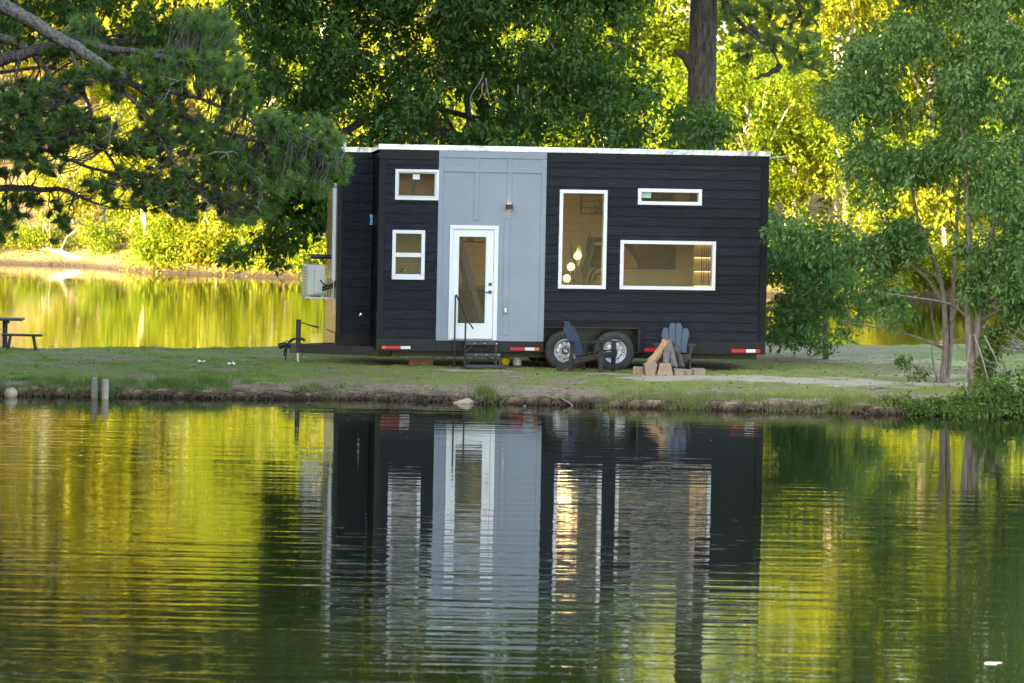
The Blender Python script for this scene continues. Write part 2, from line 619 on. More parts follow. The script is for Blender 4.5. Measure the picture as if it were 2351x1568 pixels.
def soil_mask(x, y):
    d = shore_d(x, y)
    s = sstep(1.75, 1.15, d + fbm(x * 1.4, y * 1.4, 3) * 0.9) * sstep(-6.0, -4.8, x) * sstep(2.4, 0.6, x)
    s = np.maximum(s, sstep(1.0, 0.45, d + fbm(x * 2, y * 2, 3) * 0.8) * 0.95)
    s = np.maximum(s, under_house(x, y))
    s = np.maximum(s, ell(x, y, -7.8, 73.2, 2.6, 0.9))
    s = np.maximum(s, ell(x, y, -5.4, 71.6, 1.8, 0.35) * 0.8)
    s = np.maximum(s, ell(x, y, 6.2, 82.0, 2.5, 3.5) * 0.95)
    s = np.maximum(s, ell(x, y, 5.6, 78.0, 1.6, 2.5) * 0.9)
    s = np.maximum(s, ell(x, y, 8.4, 75.5, 2.6, 2.2) * 0.8)
    s = np.maximum(s, sstep(0.0, 0.4, fbm(x * 0.9 + 4, y * 1.6, 4)) * 0.85)
    return np.clip(s, 0, 1)


# spit of land with the house
gx = np.concatenate([np.linspace(-40, -11.5, 24)[:-1], np.arange(-11.5, 11.6, 0.07), np.linspace(11.6, 40, 24)[1:]])
gy = np.concatenate([np.linspace(62, 65.5, 6)[:-1], np.arange(65.5, 70, 0.04), np.arange(70, 79, 0.09), np.arange(79, 92, 0.2)])
X, Y = np.meshgrid(gx, gy)
Z = spit_z(X, Y)
nx, ny = len(gx), len(gy)
ii = (np.arange(ny - 1)[:, None] * nx + np.arange(nx - 1)[None, :]).ravel()
Fq = np.stack([ii, ii + 1, ii + 1 + nx, ii + nx], 1)
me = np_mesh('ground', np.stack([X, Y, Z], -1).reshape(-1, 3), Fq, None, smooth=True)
for nm, arr in (('sand', sand_mask(X, Y)), ('soil', soil_mask(X, Y)), ('wet_soot_shade', sstep(0.155, 0.05, Z + fbm(X * 4, Y * 4, 3) * 0.07) + 0.75 * under_house(X, Y) + 0.9 * sstep(0.42, 0.2, np.hypot(X - 2.96, (Y - 71.75))))):  # damp shoreline, fire pit soot, and shade painted in under the house
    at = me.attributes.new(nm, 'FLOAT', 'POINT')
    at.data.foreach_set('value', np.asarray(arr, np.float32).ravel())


def ground_mat(name, turf, turf2, soil, sand):
    m = bpy.data.materials.new(name)
    N, L = nodes_of(m)
    p = N['Principled BSDF']
    p.inputs['Roughness'].default_value = 0.92
    p.inputs['Specular IOR Level'].default_value = 0.2
    tc = N.new('ShaderNodeTexCoord')

    def noise(s, d=6):
        n = N.new('ShaderNodeTexNoise')
        n.inputs['Scale'].default_value = s
        n.inputs['Detail'].default_value = d
        n.inputs['Roughness'].default_value = 0.7
        L.new(tc.outputs['Object'], n.inputs['Vector'])
        return n.outputs['Fac']

    def ramp(src, a, b, c1, c2):
        r = N.new('ShaderNodeValToRGB')
        r.color_ramp.elements[0].position = a
        r.color_ramp.elements[1].position = b
        r.color_ramp.elements[0].color = (*c1, 1)
        r.color_ramp.elements[1].color = (*c2, 1)
        L.new(src, r.inputs[0])
        return r.outputs[0]

    def attr(nm):
        a = N.new('ShaderNodeAttribute')
        a.attribute_name = nm
        return a.outputs['Fac']

    def mix(f, a, b):
        x = N.new('ShaderNodeMix')
        x.data_type = 'RGBA'
        L.new(f, x.inputs[0])
        L.new(a, x.inputs[6])
        L.new(b, x.inputs[7])
        return x.outputs[2]

    def sharpen(f, s):
        # breaks the soft mask edge up with fine noise
        a = N.new('ShaderNodeMath')
        a.operation = 'MULTIPLY_ADD'
        L.new(noise(s, 8), a.inputs[0])
        a.inputs[1].default_value = 1.2
        a.inputs[2].default_value = -0.6
        b = N.new('ShaderNodeMath')
        b.operation = 'ADD'
        L.new(f, b.inputs[0])
        L.new(a.outputs[0], b.inputs[1])
        c = N.new('ShaderNodeMapRange')
        c.inputs[1].default_value = 0.30
        c.inputs[2].default_value = 0.70
        L.new(b.outputs[0], c.inputs[0])
        return c.outputs[0]

    t = ramp(noise(3.0), 0.35, 0.7, turf, turf2)
    t2 = ramp(noise(22.0, 8), 0.38, 0.62, (0.075, 0.105, 0.016), (0.38, 0.39, 0.11))
    mm_ = N.new('ShaderNodeMix')
    mm_.data_type = 'RGBA'
    mm_.inputs[0].default_value = 0.5
    L.new(t, mm_.inputs[6])
    L.new(t2, mm_.inputs[7])
    t = mm_.outputs[2]
    so = ramp(noise(11.0, 9), 0.34, 0.6, tuple(c * 0.42 for c in soil), soil)
    sa = ramp(noise(9.0), 0.3, 0.7, tuple(c * 0.75 for c in sand), sand)
    c = mix(sharpen(attr('soil'), 7.0), t, so)
    c = mix(sharpen(attr('sand'), 2.6), c, sa)
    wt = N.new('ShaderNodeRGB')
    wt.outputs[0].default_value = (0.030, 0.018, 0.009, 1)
    c = mix(attr('wet_soot_shade'), c, wt.outputs[0])
    L.new(c, p.inputs['Base Color'])
    b = N.new('ShaderNodeBump')
    b.inputs['Distance'].default_value = 0.03
    L.new(noise(30.0, 8), b.inputs['Height'])
    L.new(b.outputs[0], p.inputs['Normal'])
    return m


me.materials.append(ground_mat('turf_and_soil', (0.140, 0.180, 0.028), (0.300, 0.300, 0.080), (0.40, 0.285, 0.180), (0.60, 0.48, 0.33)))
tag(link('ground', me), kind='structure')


# far bank
def far_z(x, y):
    d = y - np.interp(x, FAR[:, 0], FAR[:, 1]) - fbm(x * 0.4, x * 0.1, 4) * 1.2
    z = -0.6 + 0.6 * sstep(-2, 0, d) + 0.22 * sstep(0, 1.0, d) + 0.045 * np.clip(d, 0, 18) + 0.10 * sstep(-6.0, -14.0, x) * np.clip(d, 0, 34) + 0.11 * np.clip(d - 18, 0, 60)
    return z + fbm(x * 0.25, y * 0.25, 4) * 0.5 * sstep(0.5, 6, d)


def fz(x, y):
    return float(far_z(np.array([x]), np.array([y]))[0])


gx = np.concatenate([np.linspace(-160, -30, 30)[:-1], np.arange(-30, 30, 0.5), np.linspace(30, 160, 30)])
gy = np.concatenate([np.arange(108, 145, 0.4), np.linspace(145, 330, 60)])
X, Y = np.meshgrid(gx, gy)
nx, ny = len(gx), len(gy)
ii = (np.arange(ny - 1)[:, None] * nx + np.arange(nx - 1)[None, :]).ravel()
me = np_mesh('far_bank', np.stack([X, Y, far_z(X, Y)], -1).reshape(-1, 3), np.stack([ii, ii + 1, ii + 1 + nx, ii + nx], 1), None, smooth=True)
me.materials.append(mat('pine_straw_slope', (0.17, 0.105, 0.040), 0.95, base2=(0.27, 0.21, 0.075), scale=0.8, bump=0.12, bscale=6))
m_ = me.materials[0]
N_, L_ = m_.node_tree.nodes, m_.node_tree.links
g_ = N_.new('ShaderNodeNewGeometry')
sp_ = N_.new('ShaderNodeSeparateXYZ')
L_.new(g_.outputs['Position'], sp_.inputs[0])
mr_ = N_.new('ShaderNodeMapRange')
mr_.inputs[1].default_value = 0.06
mr_.inputs[2].default_value = 0.26
L_.new(sp_.outputs['Z'], mr_.inputs[0])
mx_ = N_.new('ShaderNodeMix')
mx_.data_type = 'RGBA'
src_ = N_['Principled BSDF'].inputs['Base Color'].links[0].from_socket
L_.new(mr_.outputs[0], mx_.inputs[0])
mx_.inputs[6].default_value = (0.045, 0.028, 0.014, 1)
L_.new(src_, mx_.inputs[7])
L_.new(mx_.outputs[2], N_['Principled BSDF'].inputs['Base Color'])
tag(link('far_bank', me), kind='structure')

# the shore to the left, where tall trees keep the sun off the spit
gx = np.linspace(-140, -15, 50)
gy = np.linspace(-20, 100, 50)
X, Y = np.meshgrid(gx, gy)
Z = -0.5 + 1.0 * sstep(-16.0, -19.0, X + fbm(X * 0.2, Y * 0.2, 3) * 2) + fbm(X * 0.2, Y * 0.2, 3) * 0.2
ii = (np.arange(49)[:, None] * 50 + np.arange(49)[None, :]).ravel()
me = np_mesh('left_shore', np.stack([X, Y, Z], -1).reshape(-1, 3), np.stack([ii, ii + 1, ii + 51, ii + 50], 1), None, smooth=True)
me.materials.append(mat('forest_floor', (0.12, 0.09, 0.05), 0.95, base2=(0.08, 0.09, 0.03), scale=0.8, bump=0.05, bscale=5))
tag(link('left_shore', me), kind='structure')


# water
def water_mat():
    m = bpy.data.materials.new('pond_water')
    N, L = nodes_of(m)
    p = N['Principled BSDF']
    p.inputs['Base Color'].default_value = (0.006, 0.009, 0.003, 1)
    p.inputs['Roughness'].default_value = 0.012
    p.inputs['IOR'].default_value = 1.33
    tc = N.new('ShaderNodeTexCoord')
    sep = N.new('ShaderNodeSeparateXYZ')
    L.new(tc.outputs['Object'], sep.inputs[0])

    def noise(sx, sy, det, off=0.0, rough=0.5):
        mp = N.new('ShaderNodeMapping')
        mp.inputs['Scale'].default_value = (sx, sy, 1)
        mp.inputs['Location'].default_value = (off, off * 0.7, 0)
        mp.inputs['Rotation'].default_value = (0, 0, math.radians(3))
        L.new(tc.outputs['Object'], mp.inputs[0])
        n = N.new('ShaderNodeTexNoise')
        n.inputs['Scale'].default_value = 1.0
        n.inputs['Detail'].default_value = det
        n.inputs['Roughness'].default_value = rough
        L.new(mp.outputs[0], n.inputs['Vector'])
        return n.outputs['Fac']

    def math_(op, a, b):
        x = N.new('ShaderNodeMath')
        x.operation = op
        for i, q in enumerate((a, b)):
            if isinstance(q, (int, float)):
                x.inputs[i].default_value = q
            else:
                L.new(q, x.inputs[i])
        return x.outputs[0]

    def mrange(src, a, b, c, d):
        r = N.new('ShaderNodeMapRange')
        r.interpolation_type = 'SMOOTHSTEP'
        for i, q in enumerate((a, b, c, d)):
            r.inputs[i + 1].default_value = q
        L.new(src, r.inputs[0])
        return r.outputs[0]

    # long-crested wavelets rolling in to the shore, finer ripples on them, wind patches
    swell = math_('MULTIPLY', noise(0.17, 2.7, 2.0, 0, 0.4), 0.0092)
    mid = math_('MULTIPLY', noise(0.9, 5.5, 2.0, 31), 0.0026)
    fine = math_('MULTIPLY', noise(3.5, 11.0, 2.0, 57), 0.0007)
    near = mrange(sep.outputs['Y'], 67.0, 42.0, 0.48, 1.0)
    patch = mrange(noise(0.10, 0.05, 3.0, 12), 0.35, 0.65, 0.45, 1.25)
    wind = math_('MULTIPLY', near, patch)
    gust = math_('MULTIPLY', mrange(sep.outputs['X'], 1.0, -5.0, 0.0, 1.0), mrange(sep.outputs['Y'], 47.0, 35.0, 0.0, 1.0))
    h = math_('ADD', math_('ADD', math_('MULTIPLY', swell, wind), math_('MULTIPLY', mid, wind)), math_('MULTIPLY', fine, near))
    chop = math_('MULTIPLY', math_('MULTIPLY', noise(1.1, 3.2, 3.0, 77, 0.6), 0.0075), gust)
    h = math_('ADD', h, chop)
    b = N.new('ShaderNodeBump')
    b.inputs['Strength'].default_value = 1.0
    b.inputs['Distance'].default_value = 1.0
    L.new(h, b.inputs['Height'])
    L.new(b.outputs[0], p.inputs['Normal'])
    return m


mb = MB()
mb.add([(-400, -300, 0), (400, -300, 0), (400, 320, 0), (-400, 320, 0)], [(0, 1, 2, 3)])
tag(mb.build('water', water_mat()), kind='structure')

# ================================================================ the tiny house on its trailer
TH = math.radians(9.7)
HB = 0.27
P0 = np.array([-2.480, 72.4, HB])
UX = np.array([math.cos(TH), math.sin(TH), 0])
UN = np.array([math.sin(TH), -math.cos(TH), 0])


def huz(x, y, depth=0.0):
    """full-resolution photo pixel -> (u along the wall, local z) on the plane `depth` behind the front wall"""
    d = _ray(x * 2351 / 2880, y * 2351 / 2880)
    O = P0 - UN * depth
    c = np.array([0, 0, CAM_H])
    t = np.dot(O - c, UN) / np.dot(d, UN)
    q = c + d * t
    return float(np.dot(q - P0, UX)), float(q[2] - HB)


def hworld(u, y, z):
    return P0 + UX * u - UN * y + np.array([0, 0, z])


house = empty('tiny_house', tuple(P0), TH, 'charcoal clad tiny house on a twin axle trailer with a pale grey door panel', 'tiny house')


def hz(z):
    return z - HB


def pieces(u0, u1, z0, z1, holes):
    """rectangle minus holes -> list of rectangles (rows kept whole where nothing cuts them)"""
    us = sorted({u0, u1} | {min(max(h[i], u0), u1) for h in holes for i in (0, 1)})
    out = []
    for a, b in zip(us[:-1], us[1:]):
        if b - a < 1e-4:
            continue
        m = (a + b) / 2
        spans = [(z0, z1)]
        for h in holes:
            if h[0] < m < h[1]:
                nxt = []
                for s0, s1 in spans:
                    if h[3] <= s0 or h[2] >= s1:
                        nxt.append((s0, s1))
                    else:
                        if h[2] > s0:
                            nxt.append((s0, h[2]))
                        if h[3] < s1:
                            nxt.append((h[3], s1))
                spans = nxt
        for s in spans:
            if out and abs(out[-1][1] - a) < 1e-6 and out[-1][2:] == s:
                out[-1] = (out[-1][0], b, *s)
            else:
                # join with an earlier neighbour in the same row
                for k, o in enumerate(out):
                    if abs(o[1] - a) < 1e-6 and o[2:] == s:
                        out[k] = (o[0], b, *s)
                        break
                else:
                    out.append((a, b, *s))
    return out


WA = (0.268, 1.082, hz(3.418), hz(3.984))
WB = (0.233, 0.843, hz(1.946), hz(2.862))
DR = (1.306, 2.220, hz(0.838), hz(2.966))
WT = (3.360, 4.265, hz(1.817), hz(3.660))
WS = (4.843, 6.063, hz(3.402), hz(3.706))
WP = (4.528, 6.352, hz(1.817), hz(2.735))
WELL = (3.108, 4.925, hz(0.50), hz(1.10))
openings = [WA, WB, DR, WT, WS, WP, WELL]
inner = [(a + 0.03, b - 0.03, c + 0.03, d - 0.03) if i < 6 else (a, b, c, d) for i, (a, b, c, d) in enumerate(openings)]
ULEN, ZB, ZT = 7.32, hz(0.625), hz(4.345)

mb = MB()
for a, b, c, d in pieces(0.0, ULEN, ZB, ZT, inner):
    mb.box(a, b, 0.0, 0.11, c, d)
front_wall = mb.build('front_wall', M['trim_dark'], house)


def course_boards(parent, zones, holes, y_face, seed, exp=0.178, z_start=hz(0.862)):
    r = random.Random(seed)
    for u0, u1, z0, z1 in zones:
        k = 0
        z = z_start
        while z < z1 - 0.01:
            lo, hi = max(z, z0), min(z + exp, z1)
            if hi - lo > 0.012:
                cuts = [u0]
                if u1 - u0 > 3:
                    cuts.append(u0 + r.uniform(0.25, 0.75) * (u1 - u0))
                cuts.append(u1)
                for a, b in zip(cuts[:-1], cuts[1:]):
                    for pa, pb, pc, pd in pieces(a + 0.0008, b - 0.0008, lo, hi, holes):
                        if pb - pa < 0.01 or pd - pc < 0.008:
                            continue
                        t = r.uniform(-0.0015, 0.0015)
                        th0 = 0.026 - 0.020 * (pc - z) / exp + t
                        th1 = 0.026 - 0.020 * (pd - z) / exp + t
                        m2 = MB()
                        m2.prism([(pa, y_face - th0, pc + 0.006), (pa, y_face - 0.001, pc + 0.006), (pa, y_face - 0.001, pd), (pa, y_face - th1, pd)], (pb - pa, 0, 0))
                        m2.build('siding_board', M['siding'], parent)
            z += exp
            k += 1


course_boards(front_wall, [(0.092, 1.078, hz(0.862), hz(4.165)), (3.106, 7.205, hz(0.882), hz(4.165))],
              openings[:6] + [(3.0, 5.025, 0, hz(1.192))], 0.0, 5)


def part_box(name, m, parent, *b, bev=0.004):
    mm = MB()
    mm.bbox(*b, b=bev)
    return mm.build(name, m, parent)


# trim
part_box('corner_trim', M['trim_dark'], house, -0.032, 0.090, -0.031, -0.001, hz(0.862), hz(4.164))
part_box('corner_trim', M['trim_dark'], house, 7.207, 7.345, -0.031, -0.001, hz(0.862), hz(4.164))
part_box('frieze_board', M['trim_dark'], house, -0.032, 1.076, -0.028, -0.001, hz(4.166), hz(4.345))
part_box('frieze_board', M['trim_dark'], house, 3.107, 7.345, -0.028, -0.001, hz(4.166), hz(4.345))
part_box('skirt_board', M['skirt'], house, -0.032, 1.076, -0.034, -0.001, hz(0.622), hz(0.860))
part_box('skirt_board', M['skirt'], house, 1.077, 3.106, -0.030, -0.001, hz(0.622), hz(0.822))
part_box('skirt_board', M['skirt'], house, 5.027, 7.345, -0.034, -0.001, hz(0.622), hz(0.862))
part_box('skirt_cap', M['skirt'], house, 5.027, 7.345, -0.040, -0.001, hz(0.864), hz(0.881), bev=0.002)
part_box('skirt_cap', M['skirt'], house, -0.032, 1.076, -0.040, -0.001, hz(0.8605), hz(0.8615), bev=0.0002)
part_box('wheel_well_trim', M['trim_dark'], house, 3.110, 5.024, -0.034, -0.001, hz(1.102), hz(1.176))
part_box('wheel_well_cap', M['skirt'], house, 3.110, 5.030, -0.046, -0.001, hz(1.178), hz(1.192), bev=0.002)
part_box('wheel_well_trim', M['trim_dark'], house, 4.927, 5.024, -0.033, -0.001, hz(0.622), hz(1.100))
part_box('wheel_well_lip', M['steel'], house, 4.905, 4.926, -0.044, 0.05, hz(0.640), hz(1.100), bev=0.002)
part_box('wheel_well_lip', M['steel'], house, 3.110, 4.904, -0.044, 0.05, hz(1.085), hz(1.101), bev=0.002)
mb = MB()
mb.box(3.05, 5.0, 0.42, 0.44, hz(0.55), hz(1.2))
mb.box(3.05, 5.0, 0.112, 0.42, hz(1.14), hz(1.16))
mb.box(3.05, 3.07, 0.112, 0.42, hz(0.6), hz(1.139))
mb.box(4.97, 4.99, 0.112, 0.42, hz(0.6), hz(1.139))
mb.build('wheel_well', M['black'], house)

# grey board-and-batten panel
GU0, GU1, GZ0, GZ1 = 1.078, 3.104, hz(0.824), hz(4.345)
mb = MB()
for a, b, c, d in pieces(GU0, GU1, GZ0, GZ1, [DR]):
    mb.box(a, b, -0.020, -0.001, c, d)
panel = mb.build('accent_panel', M['panel'], house)


def batten(u0, u1, z0, z1, pr=0.016):
    return part_box('batten', M['panel'], panel, u0, u1, -0.021 - pr, -0.0205, z0, z1, bev=0.0035)


batten(GU0, GU1, hz(4.215), GZ1, 0.017)
batten(GU0, 1.170, GZ0, hz(4.214), 0.016)
batten(3.010, GU1, GZ0, hz(4.214), 0.016)
batten(1.171, 3.009, hz(3.952), hz(4.034), 0.0165)
for a, b in ((1.745, 1.838), (2.362, 2.455)):
    batten(a, b, hz(4.035), hz(4.214), 0.015)
batten(1.745, 1.838, hz(3.06), hz(3.951), 0.015)
batten(2.320, 2.436, hz(0.930), hz(3.10), 0.014)
batten(2.362, 2.455, hz(3.101), hz(3.951), 0.0145)
batten(2.224, 3.009, GZ0, hz(0.924), 0.0142)

# roof with bright metal edge
SL = 0.060
mb = MB()


def roof_slab(mb, u0, u1, y0, y1, t=0.088, top=hz(4.436)):
    za, zb = top - SL * (y0 + 0.05), top - SL * (y1 + 0.05)
    mb.add([(u0, y0, za - t), (u1, y0, za - t), (u1, y1, zb - t), (u0, y1, zb - t), (u0, y0, za), (u1, y0, za), (u1, y1, zb), (u0, y1, zb)],
           [(0, 3, 2, 1), (4, 5, 6, 7), (0, 1, 5, 4), (1, 2, 6, 5), (2, 3, 7, 6), (3, 0, 4, 7)])


roof_slab(mb, -0.047, 7.352, -0.040, 2.66)
roof_slab(mb, -0.700, -0.0475, 1.055, 2.66)
roof = mb.build('roof', M['roof'], house)
mb = MB()
mb.box(-0.052, 7.357, -0.052, -0.042, hz(4.352), hz(4.441))
mb.build('drip_edge', M['roof'], roof)
mb = MB()
mb.lathe([(0.028, 0), (0.028, 0.13), (0.034, 0.13), (0.034, 0.17), (0.0, 0.175)], 12, c=(-0.50, 1.4, hz(4.33)))
mb.build('roof_vent', M['pvc'], roof)
a = huz(1772 / 2351 * 2880, 366 / 1568 * 1921, 0.3)
b = huz(1812 / 2351 * 2880, 358 / 1568 * 1921, 0.3)
mb = MB()
mb.tube([(7.30, 0.3, a[1]), (b[0], 0.3, b[1])], 0.016, 8)
mb.build('bracket_arm', M['rim'], roof)

# other outer walls, floor, ceiling
back_win = (4.02, 4.70, hz(2.76), hz(2.98))
mb = MB()
for a, b, c, d in pieces(-0.65, ULEN, ZB, hz(4.20), []):
    mb.box(a, b, 2.50, 2.60, c, d)
mb.build('back_wall', M['siding'], house)
mb = MB()
mb.prism([(7.22, 0.112, ZB), (7.22, 2.498, ZB), (7.22, 2.498, hz(4.19)), (7.22, 0.112, hz(4.338))], (0.10, 0, 0))
rw = mb.build('right_wall', M['siding'], house)
mb = MB()
mb.box(0.0, 0.05, 0.112, 1.10, ZB, hz(4.27))
mb.build('return_wall', M['trim_dark'], house)
mb = MB()
mb.box(-0.65, 0.049, 1.102, 1.20, hz(0.815), hz(4.27))
nose = mb.build('nose_wall', M['trim_dark'], house)
course_boards(nose, [(-0.562, -0.001, hz(0.862), hz(4.16))], [], 1.101, 11)
part_box('corner_trim', M['trim_dark'], house, -0.655, -0.564, 1.075, 1.100, hz(0.82), hz(4.16))
part_box('frieze_board', M['trim_dark'], house, -0.655, -0.001, 1.073, 1.100, hz(4.162), hz(4.275))
part_box('skirt_board', M['trim_dark'], house, -0.650, -0.002, 1.070, 1.099, hz(0.615), hz(0.816))
mb = MB()
mb.box(-0.662, -0.652, 1.085, 2.60, hz(0.90), hz(4.25))
end = mb.build('end_wall', M['end'], house)
part_box('end_skirt', M['end'], house, -0.672, -0.652, 1.085, 2.60, hz(0.615), hz(0.885))
mb = MB()
mb.box(0.052, 3.04, 0.112, 2.498, hz(0.78), hz(0.84))
mb.box(3.041, 5.01, 0.45, 2.498, hz(0.78), hz(0.84))
mb.box(5.011, 7.218, 0.112, 2.498, hz(0.78), hz(0.84))
mb.build('floor', M['int_floor'], house)
mb = MB()
mb.box(0.052, 7.218, 0.112, 2.498, hz(4.12), hz(4.16))
mb.build('ceiling', M['int_wall'], house)

# inner back wall boards
iw = MB()
iw.box(7.205, 7.217, 0.125, 2.47, hz(0.845), hz(4.118))
iw = iw.build('interior_wall', M['int_wall'], house)
z = hz(0.845)
while z < hz(4.1):
    for a, b, c, d in pieces(1.21, 7.21, z, min(z + 0.165, hz(4.118)), []):
        mm = MB()
        mm.bbox(a, b, 2.472, 2.497, c + 0.0015, d - 0.0015, b=0.003)
        mm.build('wall_board', M['int_wall'], iw)
    z += 0.165
for a, b, c, d in pieces(1.21, 7.21, hz(0.845), hz(4.118), inner):
    mm = MB()
    mm.box(a, b, 0.1125, 0.118, c, d)
    mm.build('inner_lining', M['int_wall'], iw)
mb = MB()
mb.box(1.16, 1.20, 0.125, 2.47, hz(0.845), hz(4.118))
mb.build('partition_wall', M['int_wall'], house)
mb = MB()
mb.box(0.055, 1.158, 0.95, 0.98, hz(3.22), hz(4.118))
mb.build('wood_lining', M['int_wood'], house)
mb = MB()
mb.box(0.055, 1.158, 0.125, 2.46, hz(3.18), hz(3.215))
mb.build('loft_floor', M['int_wood'], house)
mb = MB()
mb.box(0.055, 1.158, 1.06, 1.09, hz(0.845), hz(3.178))
mb.build('bathroom_wall', M['int_wall'], house)
mb = MB()
mb.box(4.62, 7.20, 0.125, 2.46, hz(3.20), hz(3.26))
mb.build('loft_floor', M['int_wood'], house)


# windows
def window(op, name='window', fw=0.066, sticker=None, hung=False):
    u0, u1, z0, z1 = op
    mb = MB()
    y0, y1 = -0.042, 0.10
    mb.bbox(u0, u1, y0, y1, z1 - fw, z1, b=0.004)
    mb.bbox(u0, u1, y0, y1, z0, z0 + fw, b=0.004)
    mb.bbox(u0, u0 + fw, y0 + 0.0015, y1, z0 + fw - 0.003, z1 - fw + 0.003, b=0.003)
    mb.bbox(u1 - fw, u1, y0 + 0.0015, y1, z0 + fw - 0.003, z1 - fw + 0.003, b=0.003)
    f = mb.build(name, M['white'], house)
    a, b, c, d = u0 + fw, u1 - fw, z0 + fw, z1 - fw
    if hung:
        zm = hz(2.40)
        s = MB()
        s.bbox(a + 0.001, b - 0.001, -0.022, 0.05, zm - 0.038, zm + 0.040, b=0.003)
        s.bbox(a + 0.001, b - 0.001, -0.012, 0.05, c + 0.001, c + 0.032, b=0.003)
        s.build('sash', M['white'], f)
        p = MB()
        p.box(a, b, 0.030, 0.036, zm + 0.041, d)
        p.build('pane', M['glass'], f)
        p = MB()
        p.box(a, b, 0.012, 0.018, c + 0.033, zm - 0.039)
        p.build('pane', M['glass'], f)
    else:
        p = MB()
        p.box(a, b, 0.022, 0.028, c, d)
        p.build('pane', M['glass'], f)
    return f


fA = window(WA, fw=0.046)
mb = MB()
a, b, c, d = WA[0] + 0.046, WA[1] - 0.046, WA[2] + 0.046, WA[3] - 0.046
for q in ((a, b, d - 0.026, d), (a, b, c, c + 0.034), (a, a + 0.026, c + 0.034, d - 0.026), (b - 0.030, b, c + 0.034, d - 0.026)):
    mb.bbox(q[0], q[1], -0.020, 0.018, q[2], q[3], b=0.003)
mb.build('sash', M['ac'], fA)
mb = MB()
mb.box(0.60, 0.73, 0.018, 0.020, hz(3.80), hz(3.895))
mb.build('sticker', M['paper'], fA)
fB = window(WB, hung=True)
window(WT)
fS = window(WS)
mb = MB()
mb.box(4.912, 5.10, 0.018, 0.020, hz(3.53), hz(3.638))
mb.build('sticker', M['teal'], fS)
window(WP)

# door
u0, u1, z0, z1 = DR
mb = MB()
mb.bbox(u0, u0 + 0.062, -0.048, 0.10, z0, z1 - 0.066, b=0.004)
mb.bbox(u1 - 0.080, u1, -0.048, 0.10, z0, z1 - 0.066, b=0.004)
mb.bbox(u0, u1, -0.050, 0.10, z1 - 0.068, z1, b=0.004)
mb.bbox(u0 + 0.063, u1 - 0.081, -0.040, 0.10, z0, z0 + 0.030, b=0.004)
mb.build('door_casing', M['white'], house)
DU0, DU1, DZ0, DZ1 = 1.371, 2.137, hz(0.872), hz(2.894)
GL = (1.486, 1.990, hz(1.150), hz(2.757))
mb = MB()
for a, b, c, d in pieces(DU0, DU1, DZ0, DZ1, [GL]):
    mb.box(a, b, -0.014, 0.03, c, d)
door = mb.build('door', M['white'], house)
mb = MB()
for q in ((GL[0] - 0.02, GL[1] + 0.02, GL[3], GL[3] + 0.02), (GL[0] - 0.02, GL[1] + 0.02, GL[2] - 0.02, GL[2]), (GL[0] - 0.02, GL[0], GL[2], GL[3]), (GL[1], GL[1] + 0.02, GL[2], GL[3])):
    mb.bbox(q[0], q[1], -0.020, -0.0145, q[2], q[3], b=0.002)
mb.build('glazing_bead', M['white'], door)
mb = MB()
mb.box(GL[0], GL[1], 0.004, 0.010, GL[2], GL[3])
mb.build('pane', M['glass'], door)
part_box('deadbolt', M['black'], door, 2.052, 2.108, -0.034, -0.0145, hz(1.850), hz(1.906))
mb = MB()
mb.bbox(2.052, 2.110, -0.030, -0.0145, hz(1.706), hz(1.764), b=0.003)
mb.bbox(1.945, 2.090, -0.062, -0.048, hz(1.725), hz(1.743), b=0.003)
mb.tube([(2.08, -0.028, hz(1.734)), (2.08, -0.055, hz(1.734))], 0.009, 8)
mb.build('handle', M['black'], door)
part_box('threshold', M['steel'], house, 1.37, 2.138, -0.060, -0.042, hz(0.852), hz(0.862), bev=0.002)

# wall light, outlet
sx, sz = 2.398, hz(3.320)
mb = MB()
mb.bbox(sx - 0.055, sx + 0.055, -0.16, -0.046, sz - 0.055, sz + 0.055, b=0.004)
mb.box(sx - 0.03, sx + 0.03, -0.046, -0.036, sz - 0.05, sz + 0.05)
sc_o = mb.build('wall_light', M['black'], house)
mb = MB()
mb.box(sx - 0.045, sx + 0.045, -0.13, -0.06, sz + 0.0555, sz + 0.0575)
mb.box(sx - 0.045, sx + 0.045, -0.13, -0.06, sz - 0.0575, sz - 0.0555)
mb.build('bulb', M['sconce_l'], sc_o)
mb = MB()
mb.bbox(2.330, 2.412, -0.062, -0.036, hz(1.335), hz(1.470), b=0.006)
oc = mb.build('outlet_cover', M['panel'], house)
part_box('outlet', M['white'], oc, 2.352, 2.390, -0.070, -0.0625, hz(1.365), hz(1.440), bev=0.002)


# reflectors and marker lights
def strip(cells, za, zb):
    for a, b, m, nm in cells:
        part_box(nm, M[m], house, a + 0.001, b - 0.001, -0.046 if nm == 'marker_light' else -0.040, -0.0345, za, zb, bev=0.002)


strip([(0.071, 0.143, 'amber', 'marker_light'), (0.143, 0.421, 'red', 'reflector'), (0.421, 0.606, 'refl', 'reflector')], hz(0.660), hz(0.714))
strip([(2.481, 2.754, 'red', 'reflector'), (2.754, 2.937, 'refl', 'reflector'), (2.937, 3.025, 'amber', 'marker_light')], hz(0.656), hz(0.712))
strip([(5.028, 5.223, 'red', 'reflector')], hz(0.658), hz(0.722))
strip([(6.692, 6.974, 'red', 'reflector'), (6.974, 7.158, 'refl', 'reflector'), (7.158, 7.244, 'red', 'marker_light')], hz(0.658), hz(0.722))

# wheels
R = 0.388


